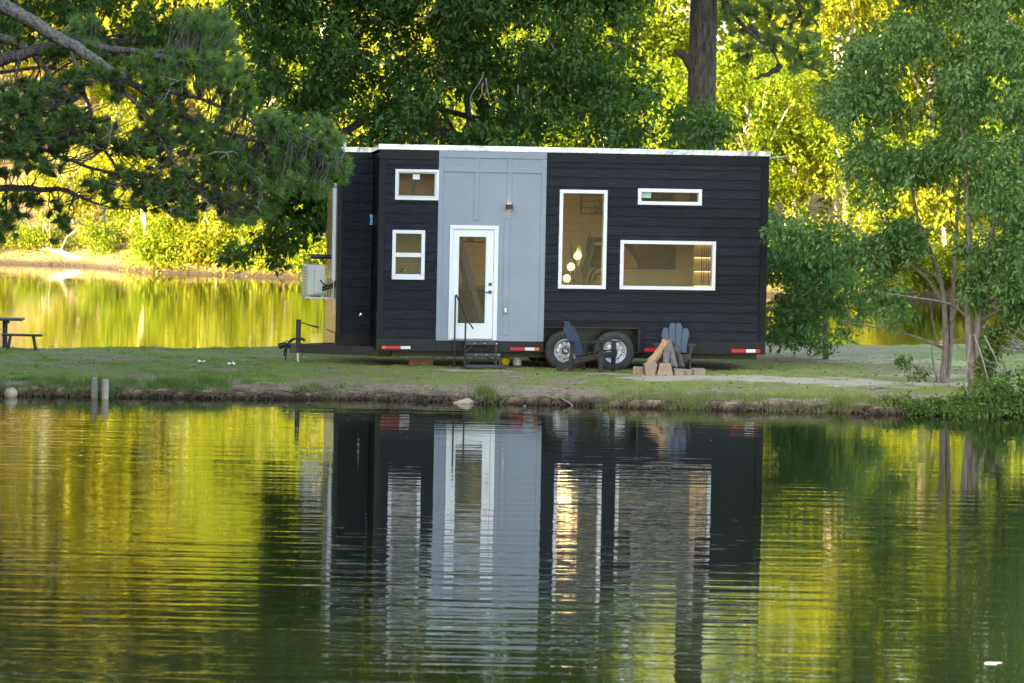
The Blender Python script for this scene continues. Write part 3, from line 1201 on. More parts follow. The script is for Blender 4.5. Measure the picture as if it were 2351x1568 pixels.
def wheel(u, y=-0.03):
    c = (u, 0, hz(0.652))
    mb = MB()
    mb.lathe([(0.196, 0.10), (0.196, 0.022), (0.212, 0.008), (0.224, 0.004), (0.224, 0.010), (0.206, 0.020), (0.192, 0.035), (0.186, 0.060),
              (0.165, 0.062), (0.135, 0.050), (0.105, 0.046), (0.090, 0.058), (0.072, 0.060), (0.060, 0.060), (0.0, 0.060)][::1], 40, 'Y', (c[0], y, c[2]))
    wh = mb.build('wheel', M['rim'], house, smooth=True)
    mb = MB()
    mb.lathe([(0.212, 0.03), (0.222, 0.008), (0.25, -0.002), (0.30, -0.008), (0.338, -0.002), (0.352, 0.002), (0.368, 0.016), (0.378, 0.032), (R, 0.05), (R, 0.17),
              (0.368, 0.205), (0.33, 0.224), (0.25, 0.222), (0.21, 0.20)], 56, 'Y', (c[0], y, c[2]))
    mb.build('tyre', M['rubber'], wh, smooth=True)
    for i in range(10):
        a = 2 * math.pi * (i + 0.3) / 10
        mb = MB()
        mb.lathe([(0.015, 0.055), (0.015, 0.046), (0.0, 0.0455)], 10, 'Y', (c[0] + 0.150 * math.cos(a), y, c[2] + 0.150 * math.sin(a)))
        mb.build('rim_hole', M['black'], wh)
    for i in range(6):
        a = 2 * math.pi * (i + 0.5) / 6
        mb = MB()
        mb.lathe([(0.012, 0.06), (0.012, 0.040), (0.008, 0.036), (0.0, 0.036)], 8, 'Y', (c[0] + 0.082 * math.cos(a), y, c[2] + 0.082 * math.sin(a)))
        mb.build('wheel_nut', M['chrome'], wh)
    mb = MB()
    mb.lathe([(0.062, 0.0595), (0.062, 0.04), (0.054, 0.036), (0.044, 0.036)], 24, 'Y', (c[0], y, c[2]))
    mb.build('hub_ring', M['black'], wh, smooth=True)
    mb = MB()
    mb.lathe([(0.043, 0.05), (0.041, 0.016), (0.030, 0.004), (0.014, 0.004), (0.012, 0.012), (0.0, 0.012)], 24, 'Y', (c[0], y, c[2]))
    mb.build('hub_cap', M['chrome'], wh, smooth=True)


wheel(3.534)
wheel(4.462)
for u in (3.534, 4.462):
    mb = MB()
    mb.lathe([(0.20, 0.0), (0.34, -0.002), (R, 0.05), (R, 0.17), (0.33, 0.22), (0.2, 0.22), (0.0, 0.15)], 40, 'Y', (u, 2.36, hz(0.652)))
    mb.build('far_wheel', M['rubber'], house, smooth=True)
    mb = MB()
    mb.tube([(u, 0.16, hz(0.652)), (u, 2.4, hz(0.652))], 0.045, 10)
    mb.build('axle', M['steel'], house)

# chassis
mb = MB()
for ya in (0.48, 1.98):
    mb.box(0.02, 7.3, ya, ya + 0.09, hz(0.50), hz(0.621))
for ua in (0.4, 1.6, 2.8, 5.2, 6.4, 7.1):
    mb.box(ua, ua + 0.06, 0.5715, 1.979, hz(0.53), hz(0.60))
mb.build('trailer_frame', M['steel'], house)
mb = MB()
mb.box(0.02, 7.3, 0.03, 2.55, hz(0.622), hz(0.64))
mb.build('underbelly', M['black'], house)

# tongue, jack, hitch
hx, hzz = huz(637 * 1.225, 800 * 1.225, 1.35)
jx, jz0 = huz(684 * 1.225, 826 * 1.225, 1.30)
_, jz1 = huz(684 * 1.225, 735 * 1.225, 1.30)
tz0 = huz(720 * 1.225, 811 * 1.225, 1.2)[1]
tz1 = huz(720 * 1.225, 790 * 1.225, 1.2)[1]
mb = MB()
for s in (-1, 1):
    p = [(jx + 0.02, 1.35 + s * 0.06), (0.3, 1.35 + s * 0.95)]
    d = np.array([p[1][0] - p[0][0], p[1][1] - p[0][1]])
    nn = np.array([-d[1], d[0]]) / np.linalg.norm(d) * 0.04
    mb.prism([(p[0][0] + nn[0], p[0][1] + nn[1], tz0), (p[0][0] - nn[0], p[0][1] - nn[1], tz0), (p[1][0] - nn[0], p[1][1] - nn[1], tz0), (p[1][0] + nn[0], p[1][1] + nn[1], tz0)], (0, 0, tz1 - tz0))
mb.bbox(jx - 0.16, jx + 0.22, 1.27, 1.43, tz0 - 0.002, tz1 + 0.002, b=0.008)
tongue = mb.build('trailer_tongue', M['steel'], house)
mb = MB()
mb.tube([(jx - 0.15, 1.35, tz1 - 0.05), (hx + 0.12, 1.35, tz1 - 0.03), (hx + 0.02, 1.35, tz1 - 0.06)], [0.05, 0.055, 0.06], 10)
mb.tube([(hx + 0.10, 1.33, tz1 - 0.02), (hx + 0.16, 1.33, tz1 + 0.05), (hx + 0.26, 1.33, tz1 + 0.02)], 0.012, 6)
mb.build('hitch_coupler', M['black'], tongue)
mb = MB()
mb.tube([(jx, 1.30, jz0 + 0.14), (jx, 1.30, jz1)], 0.046, 14)
mb.tube([(jx, 1.30, jz1 - 0.002), (jx, 1.30, jz1 + 0.012)], 0.054, 14)
jack = mb.build('jack_post', M['black'], tongue)
mb = MB()
mb.tube([(jx, 1.30, hz(gz(*hworld(jx, 1.3, 0)[:2])) + 0.0), (jx, 1.30, jz0 + 0.15)], 0.028, 10)
mb.build('jack_leg', M['chrome'], jack)
mb = MB()
mb.tube([(jx + 0.03, 1.26, jz1 - 0.045), (jx + 0.13, 1.24, jz1 - 0.06), (jx + 0.17, 1.24, jz1 - 0.085), (jx + 0.37, 1.24, jz1 - 0.125)], [0.012, 0.012, 0.012, 0.02], 8)
mb.build('jack_crank', M['black'], jack)
for k in range(3):
    mb = MB()
    a0 = np.array([jx + 0.10 - 0.02 * k, 1.27 - 0.02 * k, tz1 + 0.06])
    pts = [a0 + np.array([-0.34 * t + 0.05 * math.sin(5 * t + k), 0.0, 0.10 * math.sin(3.0 * t) - 0.34 * t * t * (0.7 + 0.2 * k)]) for t in np.linspace(0, 1, 9)]
    mb.tube(pts, 0.016, 6)
    mb.build('safety_chain' if k else 'wiring_lead', M['wood_old'] if k == 0 else M['black'], tongue)

# air conditioner and services on the end wall
az1 = huz(720 * 1.225, 607 * 1.225, 1.75)[1]
az0 = huz(720 * 1.225, 677 * 1.225, 1.75)[1]
au0 = huz(699 * 1.225, 640 * 1.225, 1.75)[0]
au1 = au0 + 0.34
mb = MB()
mb.bbox(au0, au1, 1.38, 2.16, az0, az1, b=0.02)
ac = mb.build('air_conditioner', M['ac'], house)
part_box('side_cover', M['ac'], ac, au0 + 0.14, au1 + 0.012, 1.355, 1.381, az0 + 0.03, az1 - 0.04, bev=0.01)
part_box('valve_cover', M['ac'], ac, au0 + 0.20, au1 - 0.02, 1.335, 1.356, az0 + 0.05, az0 + 0.22, bev=0.006)
mb = MB()
for i in range(9):
    z = az0 + 0.06 + i * (az1 - az0 - 0.12) / 8
    mb.bbox(au0 - 0.012, au0 - 0.001, 1.46, 2.08, z - 0.006, z + 0.006, b=0.002)
mb.build('grille', M['ac_dark'], ac)
mb = MB()
for y in (1.42, 2.08):
    mb.box(au0 - 0.02, -0.674, y, y + 0.04, az0 - 0.055, az0 - 0.025)
    mb.box(-0.705, -0.674, y, y + 0.04, az0 - 0.024, az0 + 0.32)
mb.box(au0 + 0.02, au0 + 0.06, 1.40, 2.14, az0 - 0.024, az0 - 0.001)
mb.box(au1 - 0.06, au1 - 0.02, 1.40, 2.14, az0 - 0.024, az0 - 0.001)
mb.build('bracket', M['white'], ac)
mb = MB()
c0 = np.array([au0 + 0.25, 1.335, az0 + 0.30])
mb.tube([c0, c0 + (0.08, -0.05, -0.09), c0 + (0.20, -0.06, -0.10), c0 + (0.36, -0.05, 0.0), c0 + (0.42, -0.02, 0.12)], 0.012, 6)
mb.build('power_lead', M['black'], ac)
for k in range(2):
    mb = MB()
    c0 = np.array([au1 - 0.05, 1.32, az0 + 0.11 + 0.05 * k])
    mb.tube([c0, c0 + (0.10, -0.03, 0.03), c0 + (0.22, -0.04, 0.08), c0 + (0.27, -0.02, 0.24)], 0.022, 8)
    mb.build('refrigerant_hose', M['black'], ac)
lz1 = huz(765 * 1.225, 430 * 1.225, 1.2)[1]
lz0 = huz(765 * 1.225, 645 * 1.225, 1.2)[1]
mb = MB()
mb.bbox(-0.735, -0.664, 1.14, 1.22, lz0, lz1, b=0.01)
mb.bbox(-0.742, -0.664, 1.13, 1.34, lz1 + 0.001, lz1 + 0.075, b=0.02)
mb.build('line_cover', M['pvc'], end)
mb = MB()
pz = huz(728 * 1.225, 589 * 1.225, 1.6)[1]
pu = huz(713 * 1.225, 589 * 1.225, 1.6)[0]
mb.lathe([(0.0, pu), (0.046, pu), (0.046, -0.80), (0.042, -0.80), (0.042, -0.66)], 16, 'X', (0, 1.6, pz))
mb.build('exhaust_pipe', M['black'], end, smooth=False)
mb = MB()
pts = [(-0.70, 1.13, lz0), (-0.705, 1.10, lz0 - 0.25), (-0.70, 1.09, lz0 - 0.5), (-0.69, 1.10, lz0 - 0.62)]
mb.tube(pts, 0.008, 6)
mb.build('drain_hose', M['pvc'], end)
mb = MB()
q = huz(1044, 617, 0.95)
mb.lathe([(0.0, 0.0), (0.032, 0.0), (0.032, 0.06), (0.026, 0.07), (0.026, 0.13), (0.034, 0.14), (0.030, 0.19), (0.0, 0.195)], 14, c=(-0.045, 0.85, q[1] - 0.1))
mb.build('hose_filter', M['blue'], house)
q = huz(800 + 480 / 2.2395, 380 + 1127 / 2.2395, 1.1)
mb = MB()
for i in range(4):
    a = math.pi / 4 + i * math.pi / 2
    mb.tube([(q[0], 1.07, q[1]), (q[0] + 0.05 * math.cos(a), 1.06, q[1] + 0.05 * math.sin(a))], 0.009, 6)
mb.lathe([(0.0, 1.05), (0.022, 1.052), (0.022, 1.078)], 12, 'Y', (q[0], 0, q[1]))
mb.build('water_inlet', M['chrome'], house)


# ---------------------------------------------------------------- things inside, seen through the glass
def hthing(name, u, y, z, label, cat, rz=0.0, group=None):
    return empty(name, tuple(hworld(u, y, z)), TH + rz, label, cat, group)


FL = hz(0.842)
ld = 0.55
G = [huz(1624.6, 719.4, ld), huz(1605.7, 750.4, ld), huz(1594.2, 783.6, ld)]
lamp = hthing('floor_lamp', G[1][0], ld, FL, 'lit floor lamp with three glowing globes inside the tall window', 'lamp')
bu = G[1][0]
mb = MB()
mb.lathe([(0.0, 0.0), (0.15, 0.0), (0.15, 0.02), (0.02, 0.03)], 20)
for gu, gzz in G:
    mb.tube([((gu - bu) * 0.3, 0.02, 0.02), ((gu - bu) * 0.5, 0.02, (gzz - FL) * 0.6), (gu - bu, 0.0, gzz - FL - 0.07)], 0.008, 6)
mb.build('stem', M['black'], lamp)
for gu, gzz in G:
    mb = MB()
    n = 12
    mb.lathe([(0.077 * math.sin(math.pi * i / n), gzz - FL - 0.077 * math.cos(math.pi * i / n)) for i in range(n + 1)], 20, c=(gu - bu, 0, 0))
    mb.build('globe', M['globe'], lamp, smooth=True)
    li = bpy.data.lights.new('lamp_light', 'POINT')
    li.energy = 1.3
    li.color = (1.0, 0.64, 0.30)
    li.shadow_soft_size = 0.12
    lo = bpy.data.objects.new('lamp_light', li)
    lo.location = (gu - bu, 0.13, gzz - FL + 0.05)
    col.objects.link(lo)
    lo.parent = lamp

pl = hthing('house_plant', G[0][0] + 0.10, ld + 0.35, FL, 'broad leaved dark house plant behind the globe lamp', 'plant')
mb = MB()
mb.lathe([(0.0, 0.0), (0.13, 0.0), (0.17, 0.30), (0.15, 0.30), (0.14, 0.27), (0.0, 0.27)], 18)
mb.build('pot', M['int_dark'], pl)
mb = MB()
for i in range(11):
    a = i * 2.4
    L = 0.42 + 0.1 * (i % 3)
    zb = 0.75 + 0.07 * i
    top = np.array([0.22 * math.cos(a) + 0.05, 0.22 * math.sin(a), zb + 0.38])
    base = np.array([0.02 * math.cos(a), 0.02 * math.sin(a), 0.27])
    mid = (base + top) / 2 + np.array([0, 0, 0.1])
    mb.tube([base, mid * 0.7 + base * 0.3, top * 0.8 + base * 0.2], 0.007, 5)
    s = np.array([-math.sin(a), math.cos(a), 0]) * 0.075
    t0 = top * 0.8 + base * 0.2
    d = (top - t0) / np.linalg.norm(top - t0)
    mb.add([t0, t0 + d * L * 0.4 + s, t0 + d * L, t0 + d * L * 0.4 - s], [(0, 1, 2), (0, 2, 3)])
mb.build('foliage', M['house_plant'], pl)


def painting(x0, y0, x1, y1, label, shapes, base):
    a = huz(x0, y1, 2.45)
    b = huz(x1, y0, 2.45)
    o = hthing('painting', a[0], 2.45, a[1], label, 'painting')
    W_, H_ = b[0] - a[0], b[1] - a[1]
    mm = MB()
    mm.box(0, W_, -0.02, 0.015, 0, H_)
    mm.build('canvas', base, o)
    for i, (pts, m) in enumerate(shapes):
        mm = MB()
        mm.prism([(px * W_, -0.021 - 0.001 * i, pz_ * H_) for px, pz_ in pts], (0, -0.001, 0))
        mm.build('painted_shape', m, o)


tan = mat('tan_paint', (0.32, 0.20, 0.075), 0.7, var=0.1, scale=5)
brown = mat('brown_paint', (0.11, 0.058, 0.022), 0.7, var=0.1, scale=5)
dk = mat('dark_paint', (0.022, 0.018, 0.010), 0.7, var=0.1, scale=5)
painting(1725, 684, 1900, 755, 'wide abstract painting in brown and tan inside the picture window',
         [([(0.05, 0.02), (0.42, 0.02), (0.36, 0.3), (0.25, 0.7), (0.12, 0.95), (0.05, 0.9)], tan),
          ([(0.45, 0.03), (0.84, 0.03), (0.86, 0.5), (0.82, 0.97), (0.28, 0.97), (0.36, 0.6)], brown)], dk)
cream = mat('cream_paint', (0.5, 0.45, 0.33), 0.7, var=0.05, scale=5)
painting(1651, 668, 1702, 751, 'dark painting with pale ovals inside the tall window',
         [([(0.28 + 0.36 * math.cos(t) + 0.3, 0.79 + 0.055 * math.sin(t)) for t in np.linspace(0, 5.8, 12)], cream),
          ([(0.05, 0.05), (0.95, 0.05), (0.9, 0.25), (0.1, 0.2)], brown)], M['int_dark'])

# lit shelves
su0, _ = huz(1950, 740, 1.3)
so = hthing('lit_shelf', su0, 1.3, FL, 'wall shelves glowing with warm strip light at the right of the picture window', 'shelf')
mb = MB()
mb.box(0.0, 7.19 - su0, 0.0, 0.02, hz(1.0) - FL, hz(3.1) - FL)
mb.build('back_panel', M['int_wall'], so)
for py in (684, 723, 762, 803):
    zz = huz(1960, py, 1.3)[1] - FL
    mb = MB()
    mb.box(0.0, 7.19 - su0, -0.24, -0.001, zz, zz + 0.03)
    mb.build('shelf_board', M['int_wall'], so)
    mb = MB()
    mb.box(0.02, 7.17 - su0, -0.05, -0.03, zz - 0.012, zz - 0.001)
    mb.build('light_strip', M['led'], so)
for i in range(5):
    mb = MB()
    uu = 0.10 + 0.045 * i
    z_a, z_b = huz(1960, 680, 1.0)[1] - FL, huz(1960, (800, 800, 760, 800, 760)[i], 1.0)[1] - FL
    mb.tube([(uu, -0.27, z_a), (uu + 0.004, -0.27, z_b)], 0.006, 5)
    mb.build('hanging_cord', M['int_dark'], so)

# loft railing and its trailing plant
rl = huz(1634, 604, 1.5)
rt = huz(1634, 540, 1.5)
ro = hthing('loft_railing', rl[0], 1.5, FL, 'black loft railing with thin horizontal bars behind the tall window', 'railing')
mb = MB()
mb.box(-0.02, 0.02, -0.02, 0.02, rl[1] - FL, hz(4.11) - FL)
mb.build('post', M['int_dark'], ro)
for i in range(6):
    mb = MB()
    zz = rl[1] - FL + 0.02 + i * 0.115
    mb.box(0.021, 0.95, -0.008, 0.008, zz, zz + 0.014)
    mb.build('rail', M['int_dark'], ro)
arr, _ = sprays(np.array([hworld(rl[0] + 0.28 + 0.07 * i, 1.45, rl[1] + 0.09 + 0.05 * (i % 3)) for i in range(5)]), 0.09, 8, 6, 0.055, spread=0.04)
lp = empty('trailing_plant', tuple(hworld(rl[0] + 0.4, 1.45, rl[1])), TH, 'dark trailing plant hanging on the loft railing', 'plant')
v, f, t = arr
v = (np.asarray(v) - np.array(lp.location)) @ np.array(Matrix.Rotation(TH, 3, 'Z'))
o = link('foliage', np_mesh('foliage', v, f, M['house_plant']), lp)
o['kind'] = 'stuff'

# round-backed chair
cx_, cz_ = huz(1690, 790, 1.7)
ch = hthing('round_chair', cx_, 1.7, FL, 'black round backed chair at the foot of the tall window', 'chair')
mb = MB()
for r in (0.22, 0.12):
    mb.tube([(r * 1.0 * math.cos(t), 0, cz_ - FL + r * 1.2 * math.sin(t)) for t in np.linspace(0, math.pi, 14)], 0.02, 8)
mb.build('backrest', M['int_dark'], ch)
mb = MB()
mb.lathe([(0.0, 0.43), (0.22, 0.43), (0.23, 0.46), (0.0, 0.47)], 20)
mb.build('seat', M['int_dark'], ch)
for i in range(4):
    mb = MB()
    a = math.pi / 4 + i * math.pi / 2
    mb.tube([(0.15 * math.cos(a), 0.15 * math.sin(a), 0.43), (0.2 * math.cos(a), 0.2 * math.sin(a), 0.0)], 0.014, 6)
    mb.build('leg', M['int_dark'], ch)
for sgn in (-1, 1):
    mb = MB()
    mb.tube([(0.22 * sgn, 0, cz_ - FL), (0.2 * sgn, 0, 0.44)], 0.016, 6)
    mb.build('back_post', M['int_dark'], ch)

# stair seen through the door
a = huz(1296, 688, 0.9)
b = huz(1356, 906, 0.9)
st = hthing('loft_stair', a[0], 0.9, FL, 'blue grey loft stair sloping down behind the glass door', 'stair')
du, dz = b[0] - a[0], b[1] - a[1]
for k, y in enumerate((0.0, 0.55)):
    mb = MB()
    q = np.array([dz, -du]) / math.hypot(du, dz) * 0.055
    p0 = np.array([-0.04, a[1] - FL + 0.16])
    p1 = np.array([du + 0.06, b[1] - FL - 0.2])
    mb.prism([(p0[0] + q[0], y, p0[1] + q[1]), (p1[0] + q[0], y, p1[1] + q[1]), (p1[0] - q[0], y, p1[1] - q[1]), (p0[0] - q[0], y, p0[1] - q[1])], (0, 0.04, 0))
    mb.build('stringer', M['bluegrey'], st)
for i in range(7):
    t = (i + 0.5) / 7
    mb = MB()
    mb.box(du * t - 0.01, du * t + 0.035, 0.041, 0.549, a[1] - FL + dz * t, a[1] - FL + dz * t + 0.03)
    mb.build('tread', M['int_dark'], st)
kc = hthing('kitchen_cabinet', 1.24, 1.55, FL, 'dark kitchen cabinet in the lower half of the door glass', 'cabinet')
mb = MB()
mb.bbox(0, 1.7, 0, 0.7, 0, 0.88)
mb.build('carcass', M['int_dark'], kc)
mb = MB()
mb.bbox(-0.01, 1.72, -0.02, 0.71, 0.882, 0.92)
mb.build('worktop', M['wood_old'], kc)
for i in range(3):
    mb = MB()
    mb.bbox(0.02 + 0.56 * i, 0.54 + 0.56 * i, -0.018, -0.001, 0.08, 0.86)
    mb.build('cabinet_door', M['int_dark'], kc)
kt = hthing('kettle', 1.95, 1.9, FL + 0.92, 'small dark kettle on the worktop behind the door handle', 'kettle')
mb = MB()
mb.lathe([(0.0, 0.0), (0.09, 0.0), (0.10, 0.06), (0.075, 0.14), (0.03, 0.16), (0.0, 0.165)], 16)
mb.build('body', M['chrome'], kt, smooth=True)
mb = MB()
mb.tube([(0.08 * math.cos(t), 0, 0.13 + 0.08 * math.sin(t)) for t in np.linspace(0, math.pi, 8)], 0.009, 6)
mb.build('handle', M['black'], kt)
fn = hthing('ceiling_fan', 1.93, 1.45, hz(2.62), 'dark ceiling fan in the upper part of the door glass', 'fan')
mb = MB()
mb.lathe([(0.0, 0.0), (0.06, 0.01), (0.07, 0.06), (0.02, 0.08)], 14)
mb.tube([(0, 0, 0.07), (0, 0, hz(4.119) - hz(2.62))], 0.012, 6)
mb.build('motor', M['int_dark'], fn)
for i in range(4):
    a = i * math.pi / 2 + 0.5
    d = np.array([math.cos(a), math.sin(a), 0])
    s = np.array([-math.sin(a), math.cos(a), 0.15]) * 0.05
    mb = MB()
    mb.prism([d * 0.06 - s, d * 0.42 - s * 1.2, d * 0.42 + s * 1.2, d * 0.06 + s], (0, 0, 0.008))
    mb.build('blade', M['int_dark'], fn)
# bathroom and left loft
fa = hthing('faucet', 0.47, 0.42, hz(2.03), 'small bright tap behind the lower sash of the double hung window', 'tap')
mb = MB()
mb.tube([(0, 0, -0.12), (0, 0, 0.06), (0.03, -0.03, 0.10), (0.07, -0.06, 0.08), (0.075, -0.065, 0.03)], 0.011, 8)
mb.build('spout', M['chrome'], fa, smooth=True)
mb = MB()
mb.bbox(-0.28, 0.34, -0.16, 0.28, -0.16, -0.12)
mb.build('basin', M['pvc'], fa)
vs_ = hthing('vase_of_greenery', 0.665, 0.45, hz(3.216), 'small white vase of greenery in the upper left window', 'vase')
mb = MB()
mb.lathe([(0.0, 0.0), (0.05, 0.0), (0.06, 0.2), (0.05, 0.27), (0.04, 0.27), (0.0, 0.25)], 14)
mb.build('vase', M['pvc'], vs_)
mb = MB()
for i in range(9):
    a = i * 2.4
    mb.add([(0.01 * math.cos(a), 0.01 * math.sin(a), 0.26), (0.03 * math.cos(a + 0.5), 0.03 * math.sin(a + 0.5), 0.40), (0.05 * math.cos(a), 0.05 * math.sin(a), 0.50 + 0.01 * i), (0.03 * math.cos(a - 0.5), 0.03 * math.sin(a - 0.5), 0.40)], [(0, 1, 2), (0, 2, 3)])
mb.build('foliage', M['house_plant'], vs_)
# right loft bed
bd = hthing('loft_bed', 4.75, 0.4, hz(3.262), 'loft bed with pale linen behind the slim high window', 'bed')
mb = MB()
mb.bbox(0.0, 1.35, 0.0, 1.6, 0.0, 0.20, b=0.03)
mb.build('mattress', M['teal'], bd)
mb = MB()
mb.bbox(0.15, 0.80, 0.5, 0.9, 0.201, 0.45, b=0.06)
mb.build('pillow', M['int_dark'], bd)
mb = MB()
mb.bbox(0.95, 1.30, 0.35, 0.7, 0.201, 0.42, b=0.05)
mb.build('cushion', M['int_wood'], bd)

# ================================================================ things around the house


def prism_poly(mb, poly_xz, y0, y1):
    mb.prism([(px, y0, pz) for px, pz in poly_xz], (0, y1 - y0, 0))


# entry steps
es_u0, es_u1 = huz(1306, 1000, -0.3)[0], huz(1398, 1000, -0.3)[0]
p = hworld(es_u0, -0.35, 0)
eg = gz(p[0], p[1])
es = empty('entry_steps', (p[0], p[1], eg), TH, 'black metal entry steps with a handrail below the white door', 'steps')
SWd = es_u1 - es_u0
lv = [(0.815 - eg, 0.30, 0.08), (0.620 - eg, 0.08, -0.14), (0.415 - eg, -0.14, -0.36)]
for i, (zz, ya, yb) in enumerate(lv):
    mb = MB()
    mb.bbox(-0.02 * i, SWd + 0.04 * i, yb, ya - 0.002, zz - 0.012, zz, b=0.003)
    mb.bbox(-0.02 * i, SWd + 0.04 * i, yb - 0.012, yb - 0.001, zz - 0.055, zz + 0.002, b=0.003)
    mb.build('tread', M['steel'], es)
    for s in (0, 1):
        xx = -0.02 * i + s * (SWd + 0.06 * i - 0.03)
        mb = MB()
        mb.bbox(xx, xx + 0.03, yb - 0.006, yb + 0.024, 0.0, zz - 0.056, b=0.003)
        mb.build('leg', M['steel'], es)
    if i < 2:
        zl = lv[i + 1][0]
        for s in (0, 1):
            xa = (0.30 if s == 0 else 0.62) * SWd
            xb = (0.06 if s == 0 else 0.90) * SWd
            mb = MB()
            mb.tube([(xa, yb - 0.02, zz - 0.03), (xb, yb - 0.02, zl + 0.02)], 0.012, 6)
            mb.build('brace', M['steel'], es)
        for fx in (0.30, 0.62, 0.99):
            mb = MB()
            mb.lathe([(0.010, 0.0), (0.010, -0.006), (0.0, -0.008)], 8, 'Y', (fx * SWd, yb - 0.0135, zz - 0.028))
            mb.build('bolt', M['chrome'], es)
for s, (xx, yy, zt) in enumerate(((-0.17, 0.16, huz(1280, 832, -0.2)[1] + HB - eg), (-0.05, -0.34, huz(1301, 900, -0.6)[1] + HB - eg))):
    mb = MB()
    mb.tube([(xx, yy, 0.0), (xx, yy, zt)], 0.016, 8)
    mb.build('rail_post', M['black'], es)
    if s == 0:
        top0 = np.array([xx, yy, zt])
    else:
        top1 = np.array([xx, yy, zt])
mb = MB()
d = (top1 - top0)
mb.tube([top0 + (0, 0.01, -0.06), top0 + (0, 0, 0.0), top0 + (0.01, -0.03, 0.02), top0 + d * 0.3 + (0.03, 0, 0.0), top1 + (0.02, 0, 0.02), top1 + d * 0.12 + (0.12, 0, -0.10)], 0.014, 8)
mb.build('handrail', M['black'], es, smooth=True)


# adirondack chairs
def adirondack(loc, rz, label, front=True):
    o = empty('adirondack_chair', (loc[0], loc[1], gz(loc[0], loc[1])), rz, label, 'chair', 'adirondack chairs by the fire pit')
    # local: faces -y
    rec = math.radians(24)
    b0 = np.array([0, 0.16, 0.27])
    bd_ = np.array([0, math.sin(rec), math.cos(rec)])
    nrm = np.array([0, math.cos(rec), -math.sin(rec)])
    tops = (0.60, 0.70, 0.70, 0.60)
    for i in range(4):
        xb = (i - 1.5) * 0.102
        xt = (i - 1.5) * 0.128
        h = tops[i]
        wb, wt = 0.046, 0.059
        sl = 0.035 * (1 if i < 2 else -1)
        pts = []
        for (xx, hh) in ((xb - wb, 0), (xb + wb, 0), (xt + wt, h - 0.02 - (sl if i >= 2 else 0) * 0 - (0.05 if i in (2, 3) else 0.0)), (xt + wt * 0.45, h + (0.0 if i in (1, 2) else -0.0)), (xt - wt * 0.45, h), (xt - wt, h - 0.02 - (0.05 if i in (0, 1) else 0.0))):
            pts.append(b0 + np.array([xx, 0, 0]) + bd_ * hh)
        mm = MB()
        mm.prism(pts, nrm * 0.022)
        mm.build('back_slat', M['chair'], o)
    for hh, wv in ((0.12, 0.22), (0.42, 0.27)):
        mm = MB()
        c = b0 + bd_ * hh + nrm * 0.024
        mm.prism([c + np.array([-wv, 0, 0]), c + np.array([wv, 0, 0]), c + np.array([wv, 0, 0]) + bd_ * 0.06, c + np.array([-wv, 0, 0]) + bd_ * 0.06], nrm * 0.022)
        mm.build('back_rail', M['chair_dk'], o)
    for i in range(5):
        t = i / 4
        y = -0.36 + 0.50 * t
        z = 0.385 - 0.11 * t
        mm = MB()
        mm.prism([(-0.26, y - 0.048, z + 0.0106), (0.26, y - 0.048, z + 0.0106), (0.26, y + 0.048, z - 0.0106), (-0.26, y + 0.048, z - 0.0106)], (0, 0, 0.02))
        mm.build('seat_slat', M['chair_dk'], o)
    for s in (-1, 1):
        x0 = s * 0.272
        mm = MB()
        mm.prism([(x0 - 0.011, -0.40, 0.27), (x0 - 0.011, -0.40, 0.375), (x0 - 0.011, 0.14, 0.255), (x0 - 0.011, 0.52, 0.10), (x0 - 0.011, 0.52, 0.0), (x0 - 0.011, 0.42, 0.0), (x0 - 0.011, 0.10, 0.165)], (0.022, 0, 0))
        mm.build('side_rail', M['chair_dk'], o)
        x1 = s * 0.298
        mm = MB()
        mm.bbox(x1 - 0.0135, x1 + 0.0135, -0.42, -0.33, 0.0, 0.540, b=0.004)
        mm.build('front_leg', M['chair_dk'], o)
        mm = MB()
        mm.prism([(x1 - 0.012, 0.19, 0.0), (x1 - 0.012, 0.27, 0.0), (x1 - 0.012, 0.235, 0.54), (x1 - 0.012, 0.165, 0.54)], (0.024, 0, 0))
        mm.build('rear_leg', M['chair_dk'], o)
        x2 = s * 0.33
        mm = MB()
        mm.prism([(x2 - 0.065, -0.46, 0.541), (x2 + 0.065, -0.46, 0.541), (x2 + 0.068, -0.10, 0.541), (x2 + 0.03, 0.30, 0.541), (x2 - 0.035, 0.30, 0.541), (x2 - 0.065, -0.10, 0.541)], (0, 0, 0.022))
        mm.build('armrest', M['chair_dk'], o)
        mm = MB()
        mm.prism([(x1 + s * 0.014, -0.39, 0.54), (x1 + s * 0.014, -0.36, 0.54), (x1 + s * 0.014, -0.36, 0.40)], (s * 0.022, 0, 0))
        mm.prism([(x1 + s * 0.014, -0.40, 0.54), (x1 + s * 0.075, -0.40, 0.54), (x1 + s * 0.014, -0.40, 0.38)], (0, 0.02, 0))
        mm.build('arm_bracket', M['chair_dk'], o)
    mm = MB()
    mm.bbox(-0.31, 0.31, -0.443, -0.421, 0.27, 0.375, b=0.004)
    mm.build('front_apron', M['chair_dk'], o)
    return o


c1 = VZ(1655 * 0.81632, 1040 * 0.81632, 0.31)
adirondack((c1[0] - 0.02, 72.15), math.radians(66), 'slate blue adirondack chair in front of the wheels, turned sideways')
c2 = VZ(1884 * 0.81632, 1038 * 0.81632, 0.262)
adirondack((c2[0], 72.60), math.radians(-4), 'slate blue adirondack chair behind the fire pit logs, facing the pond')

